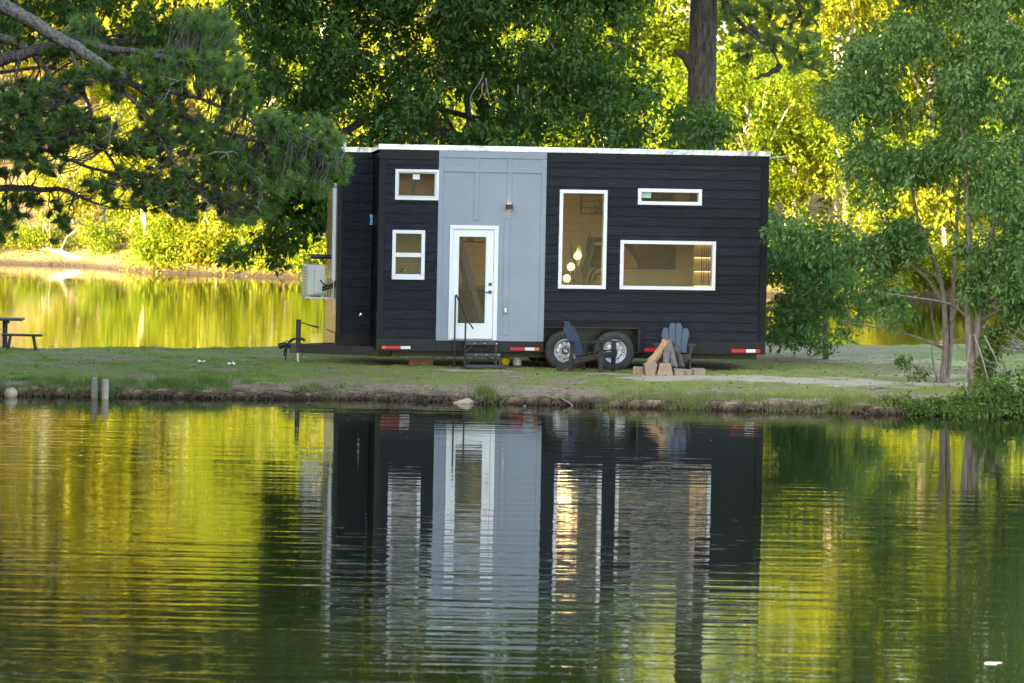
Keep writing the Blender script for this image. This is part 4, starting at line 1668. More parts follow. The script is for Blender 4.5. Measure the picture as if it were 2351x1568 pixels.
# fire pit
pc = np.array([2.96, 71.55])
pg = gz(*pc)
stone_lab = {0: 'low tan block at the left end of the fire ring', 1: 'tan fire ring block standing on edge under the pale log', 2: 'tan fire ring block leaning in the middle front',
             3: 'low pinkish block right of the middle of the fire ring', 4: 'flat dull tan block near the right of the fire ring', 5: 'tan block at the right end of the fire ring'}
spec = [(1795, 1052, 0.19, 0.15, 0.0, -0.1, 0.25), (1828, 1058, 0.24, 0.25, 0.10, 0.15, 0.0), (1871, 1056, 0.26, 0.235, -0.15, -0.1, -0.25), (1908, 1054, 0.18, 0.13, 0.0, 0.15, 0.2), (1932, 1050, 0.17, 0.125, 0.0, -0.3, 0.0), (1962, 1047, 0.25, 0.13, 0.0, 0.4, 0.1)]
for i, (px, py, wd, ht, tilt, rz, tp) in enumerate(spec):
    q = VY(px * 0.81632, (py - 4) * 0.81632, (71.55, 71.25, 71.2, 71.35, 71.55, 71.8)[i])
    zz = gz(q[0], q[1]) - 0.012
    o = empty('fire_ring_block', (q[0], q[1], zz), rz, stone_lab[i], 'block', 'tan blocks ringing the fire pit')
    mm = MB()
    k = 0.82 if i in (1, 2) else 0.97
    base = [(-wd / 2, -0.075, 0), (wd / 2, -0.075, 0), (wd / 2 * 0.95, 0.075, 0), (-wd / 2 * 0.95, 0.075, 0)]
    if i == 1:
        prof = [(-wd / 2 * 0.72, 0), (wd / 2 * 0.62, 0), (wd / 2, ht * 0.82), (wd / 2 * 0.7, ht), (-wd / 2 * 0.4, ht * 1.02), (-wd / 2, ht * 0.83)]
    elif i == 2:
        prof = [(-wd / 2 * 1.15, 0), (wd / 2 * 1.15, 0), (wd / 2 * 0.75, ht), (-wd / 2 * 0.75, ht)]
    else:
        prof = [(-wd / 2, 0), (wd / 2, 0), (wd / 2 * 0.98, ht * 0.97), (-wd / 2 * 0.97, ht)]
    b_ = 0.012
    cx0 = sum(a for a, _ in prof) / len(prof)
    cz0 = ht / 2
    inn = [(cx0 + (a - cx0) * 0.91, cz0 + (c - cz0) * 0.91) for a, c in prof]
    n = len(prof)
    dpt = 0.085
    vs = [(a, -dpt, c) for a, c in inn] + [(a, -dpt + b_, c) for a, c in prof] + [(a, dpt - b_, c) for a, c in prof] + [(a, dpt, c) for a, c in inn]
    fs = [tuple(range(n))] + [(r * n + j, r * n + (j + 1) % n, (r + 1) * n + (j + 1) % n, (r + 1) * n + j) for r in range(3) for j in range(n)] + [tuple(range(3 * n, 4 * n))[::-1]]
    mm.add(vs, fs)
    mm.build('stone', M['stone'], o).rotation_euler = (tp * 0.4, tilt * 0.15, 0)


def log_obj(px0, py0, px1, py1, Y0, Y1, r0, r1, m, label):
    a = VY(px0 * 0.81632, py0 * 0.81632, Y0)
    b = VY(px1 * 0.81632, py1 * 0.81632, Y1)
    o = empty('firewood_log', tuple(a), 0, label, 'log', 'logs leaning together in the fire pit')
    pts = wander((0, 0, 0), b - a, 9, 0.10)
    rr = np.linspace(r0, r1, 9) * (1 + 0.10 * rng.normal(0, 1, 9))
    mm = MB()
    mm.tube(pts, rr, 12)
    mm.build('log', m, o, smooth=True)


log_obj(1824, 1034, 1872, 958, 71.5, 71.75, 0.088, 0.072, M['log_pale'], 'pale peeled log leaning right over the front block')
log_obj(1896, 1034, 1878, 958, 71.5, 71.80, 0.075, 0.062, M['bark_grey'], 'rough grey bark log standing at the middle of the fire pit')
log_obj(1915, 1034, 1896, 970, 71.75, 71.90, 0.078, 0.06, M['bark_dark'], 'dark bark log at the right of the fire pit')
log_obj(1850, 1036, 1872, 975, 71.95, 71.90, 0.07, 0.055, M['bark_dark'], 'dark log in the shade behind the pale log')

log_obj(1872, 1036, 1880, 965, 71.35, 71.78, 0.07, 0.055, M['bark_grey'], 'grey split log at the front of the leaning firewood')
log_obj(1908, 1035, 1886, 962, 71.95, 71.85, 0.07, 0.055, M['bark_dark'], 'dark log at the back of the leaning firewood')

# potted plant, lantern
q = VZ(1160, 848, 0.262)
o = empty('potted_plant', (q[0], q[1], gz(q[0], q[1])), 0, 'yellow glazed pot with a small plant beside the entry steps', 'potted plant')
mm = MB()
mm.lathe([(0.0, 0.0), (0.062, 0.0), (0.080, 0.05), (0.085, 0.10), (0.082, 0.125), (0.090, 0.128), (0.088, 0.14), (0.074, 0.14), (0.07, 0.12), (0.0, 0.12)], 18)
mm.build('pot', M['yellow'], o, smooth=True)
arr, _ = sprays(np.array([[0, 0, 0.22], [0.02, 0, 0.30], [-0.04, 0, 0.24]]) + np.array([q[0], q[1], gz(q[0], q[1])]), 0.07, 8, 5, 0.06, spread=0.04)
leaf_obj('foliage', arr, M['cover'], o, (q[0], q[1], gz(q[0], q[1])))
q = VZ(1187, 847, 0.262)
o = empty('white_lantern', (q[0], q[1], gz(q[0], q[1])), 0.2, 'white lantern with a wire handle standing by the wheels', 'lantern')
mm = MB()
mm.lathe([(0.0, 0.0), (0.074, 0.0), (0.080, 0.01), (0.080, 0.235), (0.074, 0.25), (0.03, 0.262), (0.0, 0.262)], 20)
mm.build('body', M['pvc'], o)
mm = MB()
mm.tube([(0.048 * math.cos(t), 0, 0.25 + 0.105 * math.sin(t)) for t in np.linspace(0, math.pi, 10)], 0.006, 6)
mm.build('handle', M['pvc'], o)
# block under the frame
q = huz(1185, 1000, 0.55)
o = hthing('support_pier', q[0] - 0.02, 0.52, 0, 'stack of red bricks propping the trailer frame', 'brick pier')
g0 = gz(*hworld(q[0], 0.52, 0)[:2])
zt = hz(0.498)
o.location.z = g0
n = int((0.498 - g0) / 0.062)
for i in range(n):
    for j in range(2):
        mm = MB()
        mm.bbox(-0.22 + 0.225 * j + 0.01 * (i % 2), 0.0 + 0.225 * j + 0.01 * (i % 2), -0.05, 0.06, i * 0.063, i * 0.063 + 0.059, b=0.004)
        mm.build('brick', M['brick'], o)

# picnic table and bench at the left edge
q = VY(-40, 800, 76.6)
g0 = gz(-10.0, 76.3)
tb = empty('picnic_table', (VY(-38, 760, 76.7)[0], 76.7, g0), math.radians(3), 'dark wooden picnic table cut off by the left edge', 'table')
ztt = VY(40, 731, 76.7)[2] - g0
for i in range(5):
    mm = MB()
    mm.bbox(-0.75, 0.78, -0.36 + i * 0.145, -0.22 + i * 0.145, ztt - 0.035, ztt, b=0.006)
    mm.build('table_plank', M['wood_dark'], tb)
mm = MB()
for xx in (-0.5, 0.45):
    mm.bbox(xx, xx + 0.04, -0.30, 0.30, ztt - 0.10, ztt - 0.036, b=0.004)
mm.build('cross_rail', M['wood_dark'], tb)
for xx in (-0.5, 0.42):
    for yy in (-0.2, 0.2):
        mm = MB()
        mm.tube([(xx, yy, 0), (xx, yy * 0.8, ztt - 0.036)], 0.036, 8)
        mm.build('leg', M['wood_dark'], tb)
bn = empty('picnic_bench', (VY(50, 800, 75.9)[0], 75.9, gz(-9.6, 75.9)), math.radians(4), 'low dark wooden bench on four splayed legs beside the picnic table', 'bench')
zbb = VY(50, 767, 75.9)[2] - gz(-9.6, 75.9)
for i in range(2):
    mm = MB()
    mm.bbox(-0.39, 0.39, -0.15 + 0.155 * i, 0.0 + 0.155 * i, zbb - 0.035, zbb, b=0.008)
    mm.build('seat_plank', M['wood_dark'], bn)
for sx_ in (-1, 1):
    for sy in (-1, 1):
        mm = MB()
        mm.tube([(sx_ * 0.27, sy * 0.16, 0.0), (sx_ * 0.22, sy * 0.09, zbb - 0.034)], 0.024, 8)
        mm.build('leg', M['wood_dark'], bn)


# stakes, edging boards and float at the left shore
def stake(x, y0, y1, Y, r, label, m='wood_old'):
    a = VY(x, y0, Y)
    b = VY(x, y1, Y)
    o = empty('wooden_stake', (a[0], a[1], -0.15), 0, label, 'stake')
    mm = MB()
    h = b[2] + 0.15
    mm.tube([(0, 0, 0), (0.004, 0, h * 0.5), (0.0, 0, h - 0.03), (0.006, 0, h)], [r, r * 1.02, r * 0.95, r * 0.7], 9)
    mm.build('post', M[m], o)


stake(216, 905, 866, 67.25, 0.060, 'darker short stake with a broken top at the left shore')
stake(241, 910, 870, 67.05, 0.062, 'pale grey stake standing at the water edge on the left', 'bark_far')
for i, (xa, xb, lab) in enumerate(((-12, 118, 'weathered edging board at the left end of the shore'), (112, 236, 'weathered edging board running to the two stakes'))):
    a = VZ(xa, 905 + i * 2, 0.0)
    b = VZ(xb, 907 + i * 2, 0.0)
    o = empty('edging_board', tuple((a + b) / 2 + np.array([0, 0, 0])), math.atan2(b[1] - a[1], b[0] - a[0]), lab, 'board')
    L2 = np.linalg.norm(b - a) / 2
    mm = MB()
    mm.bbox(-L2, L2, -0.03, 0.03, -0.10, 0.075 - 0.015 * i, b=0.008)
    mm.build('board', M['wood_old'], o)
q = VZ(27, 908, 0.02)
o = empty('round_float', (q[0], q[1] - 0.12, 0.06), 0, 'round cream float with a dark hole at the far left shore', 'float')
mm = MB()
nn = 12
mm.lathe([(0.115 * math.sin(math.pi * i / nn), -0.105 * math.cos(math.pi * i / nn)) for i in range(nn + 1)], 18)
mm.build('shell', M['rock'], o, smooth=True)
mm = MB()
mm.lathe([(0.03, -0.112), (0.03, -0.10), (0.0, -0.10)], 12, 'Y', (-0.04, 0, 0.0))
mm.build('hole', M['black'], o)

# rock, litter, plank with orange scrap
q = VZ(1060, 926, 0.0)
o = empty('shore_rock', (q[0], q[1], 0.0), 0.1, 'pale angular rock half in the water below the house', 'rock')
mm = MB()
ring = []
N_ = 11
vs = []
for k, (zz, sc_) in enumerate(((-0.08, 1.05), (0.015, 1.0), (0.055, 0.80), (0.080, 0.45))):
    for j in range(N_):
        a = 2 * math.pi * j / N_
        r = (0.165 + 0.025 * math.sin(3 * a + k) + 0.015 * rng.normal()) * sc_
        vs.append((r * math.cos(a) + 0.03 * k * 0.6, r * 0.6 * math.sin(a), zz + 0.006 * rng.normal() + 0.006 * math.cos(a) * k))
fs = [(k * N_ + j, k * N_ + (j + 1) % N_, (k + 1) * N_ + (j + 1) % N_, (k + 1) * N_ + j) for k in range(3) for j in range(N_)] + [tuple(range(3 * N_, 4 * N_))]
mm.add(vs, fs)
mm.build('stone', M['rock'], o)
for i, (x, y, lab) in enumerate(((463, 842, 'crumpled white paper lying on the grass, nearer the stakes'), (531, 848, 'crumpled white paper lying on the grass, nearer the trailer tongue'))):
    q = VZ(x, y, 0.255)
    g = gz(q[0], q[1])
    o = empty('paper_scrap', (q[0], q[1], g + 0.02), 0.3 * i, lab, 'litter')
    mm = MB()
    G_ = 5
    vs = [((a - 2) * 0.033, (b - 2) * 0.04, 0.012 + 0.014 * rng.normal()) for b in range(G_) for a in range(G_)]
    fs = [(b * G_ + a, b * G_ + a + 1, (b + 1) * G_ + a + 1, (b + 1) * G_ + a) for b in range(G_ - 1) for a in range(G_ - 1)]
    mm.add(vs, fs)
    mm.build('sheet', M['paper'], o)
q = VZ(1188, 922, 0.03)
o = empty('orange_scrap', (q[0], q[1] - 0.02, 0.03), 0, 'small orange scrap lodged in the bank below the steps', 'litter')
mm = MB()
mm.bbox(-0.05, 0.05, -0.03, 0.03, -0.03, 0.07, b=0.015)
mm.build('scrap', M['orange'], o)
for i, (xa, ya, xb, yb, r, lab) in enumerate(((1285, 921, 1362, 908, 0.020, 'pale bent stick on the bank left of the fire pit'), (1380, 932, 1412, 921, 0.012, 'thin stick at the waterline below the fire pit'),
                                              (1968, 925, 2100, 880, 0.035, 'grey fallen branch below the shore tree'), (2000, 920, 2150, 888, 0.028, 'second grey fallen branch under the shore tree'),
                                              (1205, 926, 1155, 918, 0.02, 'short broken plank at the waterline below the steps'))):
    a = VZ(xa, ya, 0.06)
    b = VZ(xb, yb, 0.22)
    b[2] = gz(b[0], b[1]) + 0.03
    a[2] = max(gz(a[0], a[1]), 0) + 0.02
    o = empty('driftwood_stick', tuple(a), 0, lab, 'stick')
    mm = MB()
    mm.tube(wander((0, 0, 0), b - a, 8, 0.25), np.linspace(r, r * 0.6, 8), 7)
    mm.build('stick', M['twig'], o, smooth=True)
q = VZ(2280, 1523, 0.0)
o = empty('floating_scrap', (q[0], q[1], 0.004), 0.1, 'white scrap floating on the water at the lower right', 'litter')
mm = MB()
mm.prism([(-0.085, -0.02, 0), (0.02, -0.035, 0), (0.08, -0.012, 0), (0.06, 0.02, 0), (-0.05, 0.025, 0)], (0.005, 0, 0.004))
mm.build('scrap', M['ac'], o)

# ================================================================ vegetation


def copy_tree(root, loc, rz=0.0, scale=1.0, label=None, group=None):
    r = root.copy()
    col.objects.link(r)
    r.location = loc
    r.rotation_euler = (0, 0, rz)
    r.scale = (scale, scale, scale)
    if label:
        r['label'] = label
    if group:
        r['group'] = group
    for chd in root.children:
        c = chd.copy()
        col.objects.link(c)
        c.parent = r
    return r


def ellipsoid(n, c, r, shell=0.35):
    d = unit(rng.normal(0, 1, (n, 3)))
    return np.asarray(c) + d * np.asarray(r) * (shell + (1 - shell) * rng.random((n, 1))) ** 0.7


def skeleton(mb, base, fork, tips, r0, rt=0.02, sides=8, jit=0.25):
    base, fork = np.asarray(base, float), np.asarray(fork, float)
    mb.tube(wander(base, fork, 8, 0.05), np.linspace(r0, r0 * 0.7, 8), sides)
    for t in tips:
        s = base + (fork - base) * rng.uniform(0.55, 1.0)
        mb.tube(wander(s, t, 8, jit, sag=-0.05 * np.linalg.norm(t - s)), np.linspace(r0 * 0.26, rt, 8), max(5, sides - 2))


# --- tall trees on the left shore (they stand beside the view and shade the spit)
proto = empty('shade_tree', (-23, 48, 0.4), 0, 'tall dense tree on the left shore beyond the edge of the picture', 'tree', 'tall trees on the left shore')
mb = MB()
skeleton(mb, (0, 0, -0.5), (0, 0, 12), ellipsoid(9, (0, 0, 12), (3.5, 3.5, 7)), 0.4, 0.05)
mb.build('trunk', M['bark_dark'], proto)
arr, _ = sprays(ellipsoid(230, (0, 0, 11.0), (4.6, 4.6, 10.5), 0.1), 1.3, 6, 6, 0.95, 0.7, spread=0.5)
leaf_obj('crown', arr, M['shade'], proto)
shade_spots = [(-23, 33), (-24, 26), (-31, 30), (-31, 37), (-23, 40), (-24, 54.5), (-22.5, 61), (-24, 67.5), (-22.5, 73.5), (-24.5, 79), (-31, 44), (-31, 51), (-30, 58), (-31, 65), (-31, 71.5), (-32, 78)]
for i, (x, y) in enumerate(shade_spots):
    copy_tree(proto, (x, y, 0.4), i * 1.3, 1.05 + 0.1 * math.sin(i * 2.1))

# --- the oak behind the house
ob = np.array([-0.4, 81.6, 0.0])
ob[2] = gz(ob[0], ob[1])
oak = empty('oak_tree', tuple(ob), 0, 'big dark green oak spreading over the roof of the tiny house', 'tree')
tips_v = fill_poly([(560, 0), (1480, 0), (1560, 250), (1560, 330), (720, 330), (620, 200)], 7, 81.5, 83.0)
tips_u = ellipsoid(6, (ob[0] - 0.5, 80.5, 10.5), (5.5, 3.2, 4.5))
mb = MB()
fork = np.array([-0.2, 81.6, 5.2])
skeleton(mb, ob, fork, list(tips_v) + list(tips_u), 0.30, 0.012, jit=0.3)
# the long low limb that droops at the left end of the house
mb.tube(np.array([fork - (0, 0, 1.2), (-2.6, 79.2, 5.2), (-4.3, 78.2, 4.1), (-4.9, 77.9, 2.7), (-5.2, 77.8, 2.2)]), [0.13, 0.1, 0.07, 0.03, 0.012], 8)
mb.v = [(a - ob[0], b - ob[1], c - ob[2]) for a, b, c in mb.v]
mb.build('trunk', M['bark_dark'], oak, smooth=True)
polyA = [(510, -150), (1500, -150), (1490, -20), (1470, 60), (1440, 130), (1500, 190), (1590, 230), (1650, 280), (1660, 345), (760, 345), (640, 300), (600, 220), (590, 120)]
cl = fill_poly(polyA, 640, 77.0, 81.8, 0.345, 11)
a1, _ = sprays(cl, 0.38, 9, 11, 0.125, 0.5, droop=0.35, spread=0.15)
polyB = [(640, 400), (745, 400), (748, 545), (720, 560), (690, 520), (650, 600), (600, 580), (560, 610), (525, 590), (560, 545), (600, 520), (610, 470)]
a2, _ = sprays(fill_poly(polyB, 42, 77.4, 78.6), 0.22, 8, 9, 0.14, 0.5, droop=0.5, spread=0.13)
polyC = [(600, 300), (790, 320), (760, 420), (640, 420)]
a3, _ = sprays(fill_poly(polyC, 26, 77.4, 78.8), 0.30, 8, 9, 0.14, 0.5, droop=0.4, spread=0.13)
polyU = [(520, -900), (1480, -900), (1560, -130), (480, -130)]
a4, _ = sprays(fill_poly(polyU, 400, 77.5, 83.5), 0.8, 9, 8, 0.30, 0.5, droop=0.3, spread=0.25)
a5, _ = sprays(ellipsoid(70, (-0.5, 80.8, 11.5), (6.0, 3.6, 4.5)), 0.9, 8, 8, 0.30, 0.5, spread=0.3)
leaf_obj('crown', merge(a1, a2, a3, a4, a5), M['oak'], oak, ob)
# fine hanging twigs that show pale between the leaves
mb = MB()
for x, y, dx, dy in ((1110, 165, -30, 75), (1115, 180, 8, 60), (1110, 190, -12, 40), (1190, 195, 20, 60), (1235, 200, 10, 65), (830, 60, -20, 30), (1330, 110, 20, -70), (1390, 95, 45, 12), (960, 45, 120, -40), (1250, 80, 30, 40)):
    a = VY(x, y, 77.7)
    b = VY(x + dx, y + dy, 77.6)
    mb.tube(wander(a - ob, b - ob, 6, 0.3), np.linspace(0.018, 0.007, 6), 5)
mb.build('bare_twigs', M['twig'], oak)['kind'] = 'stuff'

# --- big straight trunk to the right behind the house
tb_ = VY(1615, 700, 80.5)
tb_[2] = gz(tb_[0], tb_[1])
pt = empty('tall_trunk_tree', tuple(tb_), 0, 'tall straight grey trunk rising behind the right half of the roof', 'tree')
top = VY(1617, -900, 80.5)
mb = MB()
m_ = VY(1608, 330, 80.5)
m2 = VY(1616, 0, 80.5)
mb.tube(np.array([(0, 0, -0.2), (0.0, 0, 0.4), m_ - tb_, m2 - tb_, top - tb_]), [0.42, 0.36, 0.305, 0.275, 0.18], 22)
# stub of a broken limb on the left side
c = VY(1588, 150, 80.4) - tb_
mb.tube(np.array([c + (0.15, 0, -0.12), c, VY(1570, 128, 80.35) - tb_, VY(1550, 116, 80.3) - tb_]), [0.16, 0.13, 0.085, 0.05], 10)
for (xa, ya), (xb, yb) in (((1630, -60), (1790, 150)), ((1640, -150), (1880, 60)), ((1600, -200), (1400, -120)), ((1790, 150), (1730, 180)), ((1720, 60), (1900, 175))):
    mb.tube(wander(VY(xa, ya, 80.4) - tb_, VY(xb, yb, 79.8) - tb_, 8, 0.3), np.linspace(0.075, 0.02, 8), 7)
mb.build('trunk', M['bark_dark'], pt, smooth=True)


def tufts(P, D, n_needles, length, width=0.009, tb0=0.3):
    k = len(P)
    D = unit(D)
    Pn = np.repeat(P, n_needles, 0)
    Dn = np.repeat(D, n_needles, 0)
    a = Dn * 0.85 + unit(rng.normal(0, 1, Pn.shape)) * (0.25 + 0.65 * rng.random((len(Pn), 1)))
    a = unit(a)
    back = rng.random((len(Pn), 1)) * length * 0.55
    base = Pn - Dn * back
    L = length * (0.7 + 0.5 * rng.random((len(Pn), 1)))
    side = unit(np.cross(a, rng.normal(0, 1, a.shape)))
    tip = base + a * L
    tip[:, 2] -= 0.12 * L[:, 0]
    v = np.stack([base - side * width * 0.5, base + side * width * 0.5, tip], 1).reshape(-1, 3)
    f = np.arange(len(Pn) * 3).reshape(-1, 3)
    t = np.repeat(np.clip(np.repeat(rng.random(k) * 0.7, n_needles) + rng.random(len(Pn)) * tb0, 0, 1), 3)
    return v, f, t


pts = fill_poly([(1655, -40), (1900, -40), (1870, 60), (1900, 150), (1830, 165), (1760, 120), (1700, 150), (1660, 60)], 130, 79.2, 80.6)
top_pts = fill_poly([(1400, -420), (1950, -420), (1900, -40), (1480, -40)], 420, 78.5, 82.5)
D1 = rng.normal(0, 1, (550, 3))
D1[:, 2] += 0.3
leaf_obj('crown', tufts(np.concatenate([pts, top_pts]), D1, 70, 0.26, 0.022), M['needle'], pt, tb_)

# --- the pine reaching in from the left
pb = np.array([-13.2, 69.5, 0.25])
pine = empty('pine_tree', tuple(pb), 0, 'long needled pine reaching in over the water from the left edge', 'tree')
mb = MB()
mb.tube(np.array([(0, 0, -0.3), (0.15, 0, 3.0), (0.3, 0.0, 7.5), (0.6, 0, 14.0)]), [0.36, 0.30, 0.26, 0.1], 14)
limbs = []


def limb(pix, r0, r1, m=mb):
    P = np.array([VY(x, y, d) for x, y, d in pix])
    t = np.linspace(0, 1, len(P))
    tt = np.linspace(0, 1, len(P) * 4)
    Q = np.stack([np.interp(tt, t, P[:, i]) for i in range(3)], 1)
    Q[1:-1] = (Q[:-2] + Q[1:-1] * 2 + Q[2:]) / 4
    Q[1:-1] += rng.normal(0, 0.012, Q[1:-1].shape)
    m.tube(Q - pb, np.linspace(r0, r1, len(Q)), 9)
    limbs.append(Q)


ml = MB()
limb([(-330, -210, 69.0), (-60, -25, 68.6), (40, 30, 68.2), (150, 95, 67.8), (235, 150, 67.5), (300, 190, 67.6)], 0.165, 0.07, ml)
limb([(300, 190, 67.6), (430, 270, 68.0), (560, 320, 68.0), (720, 350, 67.8)], 0.06, 0.02)
limb([(-330, 200, 69.0), (-100, 175, 68.8), (0, 140, 68.6), (100, 110, 68.4), (200, 105, 68.4), (330, 120, 68.3), (450, 150, 68.2)], 0.16, 0.03)
limb([(-200, 20, 69.2), (0, 85, 69.0), (60, 105, 69.0), (110, 165, 68.8), (180, 260, 68.5), (260, 330, 68.2)], 0.085, 0.02, ml)
limb([(-330, 470, 69.3), (-80, 440, 68.9), (60, 430, 68.6), (160, 440, 68.3), (230, 470, 68.0)], 0.09, 0.02)
limb([(230, 150, 67.5), (330, 250, 67.0), (380, 340, 66.8), (440, 430, 66.7), (520, 480, 66.7)], 0.05, 0.012)
limb([(330, 200, 67.3), (480, 230, 67.0), (600, 290, 66.8), (700, 310, 66.8), (790, 350, 66.9)], 0.04, 0.012)
limb([(160, 100, 67.8), (200, 240, 67.5), (240, 350, 67.3), (320, 440, 67.2), (400, 500, 67.1)], 0.045, 0.012)
limb([(-60, 300, 68.5), (60, 330, 68.2), (160, 370, 68.0), (260, 400, 67.8), (340, 420, 67.6)], 0.05, 0.012)
polyP = [(-40, 210), (60, 190), (200, 150), (330, 120), (470, 120), (560, 150), (590, 240), (650, 265), (740, 275), (800, 330), (800, 400), (760, 440), (690, 470), (600, 505), (540, 520), (470, 515), (400, 490), (330, 480), (270, 470), (210, 440), (160, 400), (60, 400), (-40, 400)]
polyQ = [(-40, 460), (60, 440), (170, 470), (165, 530), (120, 560), (50, 540), (-40, 560)]
polyR = [(-40, 60), (520, 20), (560, 150), (330, 120), (200, 150), (60, 120)]
tp = np.concatenate([fill_poly(polyP, 1350, 66.3, 69.2, 0.33, 5), fill_poly(polyR, 230, 68.0, 70.0, 0.42, 3), fill_poly(polyQ, 55, 67.5, 69.0, 0.4, 1), fill_poly([(-40, 180), (110, 180), (150, 420), (-40, 440)], 70, 67.6, 69.5, 0.4, 9)])
allq = np.concatenate(limbs)
near = np.array([allq[np.argmin(((allq - p) ** 2).sum(1))] for p in tp])
dv = tp - near
ln = np.linalg.norm(dv, axis=1)
dirs = unit(dv) * 0.6 + np.array([0.35, -0.1, 0.45]) + rng.normal(0, 0.25, dv.shape)
mt = MB()
for p, q, l in zip(tp, near, ln):
    if l < 1.6:
        s = wander(q - pb, p - pb, 5, 0.35, sag=0.06 * l)
        mt.tube(s, np.linspace(0.012, 0.006, 5), 4, cap=False)
# bare grey dead twigs
md = MB()
for x, y in ((410, 185), (255, 300), (285, 420), (240, 480), (520, 350), (270, 260), (390, 480), (480, 470), (210, 330), (600, 420)):
    a = VY(x, y, 66.4)
    for k in range(5):
        b = VY(x + rng.normal(0, 28), y + rng.normal(15, 30), 66.4)
        md.tube(wander(a - pb, b - pb, 6, 0.5), np.linspace(0.010, 0.004, 6), 4, cap=False)
mb.build('trunk', M['bark_dark'], pine, smooth=True)
ml.build('limb', M['bark_lichen'], pine, smooth=True)
mt.build('twigs', M['bark_dark'], pine)['kind'] = 'stuff'
md.build('dead_twigs', M['twig'], pine)['kind'] = 'stuff'
up = ellipsoid(700, (-9.5, 69.5, 11.2), (4.5, 3.0, 4.2), 0.1)
ud = rng.normal(0, 1, (700, 3))
leaf_obj('crown', merge(tufts(tp, dirs, 95, 0.19, 0.017), tufts(up, ud, 60, 0.34, 0.03)), M['needle'], pine, pb)
# cones
mc = MB()
for i in range(26):
    p = tp[rng.integers(len(tp))] - pb + np.array([0, 0, -0.08])
    mc.lathe([(0.0, -0.05), (0.026, -0.03), (0.034, 0.0), (0.024, 0.03), (0.0, 0.05)], 7, c=tuple(p))
mc.build('cones', M['bark_dark'], pine)['kind'] = 'stuff'

# --- green hardwood in the upper left, behind the pine
hb = np.array([-11.8, 79.5, 0.0])
hb[2] = max(gz(hb[0], 76.5), 0.1)
hw = empty('hardwood_tree', (hb[0], 76.3, hb[2]), 0, 'green leafy tree behind the pine at the upper left', 'tree')
o0 = np.array([hb[0], 76.3, hb[2]])
mb = MB()
c1_ = fill_poly([(-40, -20), (420, -20), (500, 60), (420, 130), (250, 140), (60, 120), (-40, 90)], 70, 75.0, 78.0, 0.45, 4)
c2_ = ellipsoid(190, (-7.8, 77.0, 11.6), (4.8, 2.8, 4.4), 0.1)
sk = np.concatenate([c1_[::9], c2_[::9]])
skeleton(mb, o0, o0 + (0.1, 0, 6.2), sk, 0.20, 0.015)
mb.v = [(a - o0[0], b - o0[1], c - o0[2]) for a, b, c in mb.v]
mb.build('trunk', M['bark_dark'], hw, smooth=True)
a1, _ = sprays(c1_, 0.40, 9, 9, 0.13, 0.5, spread=0.14)
a2, _ = sprays(c2_, 0.8, 8, 8, 0.26, 0.5, spread=0.3)
leaf_obj('crown', merge(a1, a2), M['oak'], hw, o0)


# --- shore trees at the right: two multi-stemmed small trees
def stems(mb, o, lines, r0):
    for pix, r in lines:
        P = np.array([VY(x, y, d) for x, y, d in pix])
        t = np.linspace(0, 1, len(P))
        tt = np.linspace(0, 1, len(P) * 4)
        Q = np.stack([np.interp(tt, t, P[:, i]) for i in range(3)], 1)
        Q[1:-1] = (Q[:-2] + 2 * Q[1:-1] + Q[2:]) / 4
        mb.tube(Q - o, np.linspace(r * 0.9, r * 0.22, len(Q)), 9)


o1 = VZ(2166, 886, 0.24)
o1[2] = gz(o1[0], o1[1])
D = o1[1]
t1 = empty('shore_tree', tuple(o1), 0, 'slender multi stemmed tree on the right shore, the left of the pair', 'tree', 'slender trees on the right shore')
mb = MB()
stems(mb, o1, [
    ([(2162, 892, D), (2168, 840, D), (2172, 780, D), (2168, 700, D), (2160, 640, D), (2130, 560, D), (2105, 500, D), (2090, 400, D + .2), (2070, 280, D + .3)], 0.075),
    ([(2172, 890, D), (2178, 830, D + .1), (2185, 740, D + .1), (2190, 640, D + .1), (2196, 520, D + .1), (2205, 400, D), (2215, 290, D)], 0.072),
    ([(2160, 892, D - .1), (2146, 850, D - .1), (2140, 820, D - .1), (2138, 790, D - .1)], 0.035),
    ([(2170, 800, D), (2120, 780, D - .2), (2060, 760, D - .4), (1990, 748, D - .6), (1930, 735, D - .8)], 0.035),
    ([(2150, 790, D), (2142, 740, D - .1), (2135, 690, D - .2)], 0.02),
    ([(2168, 700, D), (2130, 640, D - .2), (2070, 590, D - .4), (2020, 560, D - .5), (1960, 520, D - .6)], 0.04),
    ([(2185, 740, D), (2215, 650, D), (2230, 560, D)], 0.03),
    ([(2160, 640, D), (2100, 610, D + .2), (2040, 600, D + .3), (1960, 640, D + .4)], 0.028)], 1)
mb.build('trunk', M['bark_grey'], t1, smooth=True)
o2 = VZ(2240, 900, 0.22)
o2[2] = gz(o2[0], o2[1])
D = o2[1]
t2 = empty('shore_tree', tuple(o2), 0, 'thicker twin stemmed tree at the right shore, right of the slender one', 'tree', 'slender trees on the right shore')
mb = MB()
stems(mb, o2, [
    ([(2236, 905, D), (2232, 850, D), (2226, 780, D), (2222, 700, D), (2226, 600, D), (2222, 480, D), (2214, 330, D), (2190, 180, D)], 0.11),
    ([(2240, 905, D), (2246, 830, D), (2245, 740, D), (2258, 660, D), (2275, 560, D), (2290, 420, D), (2310, 250, D)], 0.105),
    ([(2228, 735, D), (2190, 700, D - .1), (2150, 690, D - .2), (2080, 680, D - .3), (2010, 670, D - .4)], 0.035),
    ([(2248, 735, D), (2300, 710, D - .1), (2360, 690, D - .2)], 0.045),
    ([(2240, 770, D), (2290, 745, D + .1), (2380, 730, D + .2)], 0.03)], 1)
mb.build('trunk', M['bark_grey'], t2, smooth=True)
o3 = VZ(2262, 905, 0.22)
o3[1] += 0.5
o3[2] = gz(o3[0], o3[1])
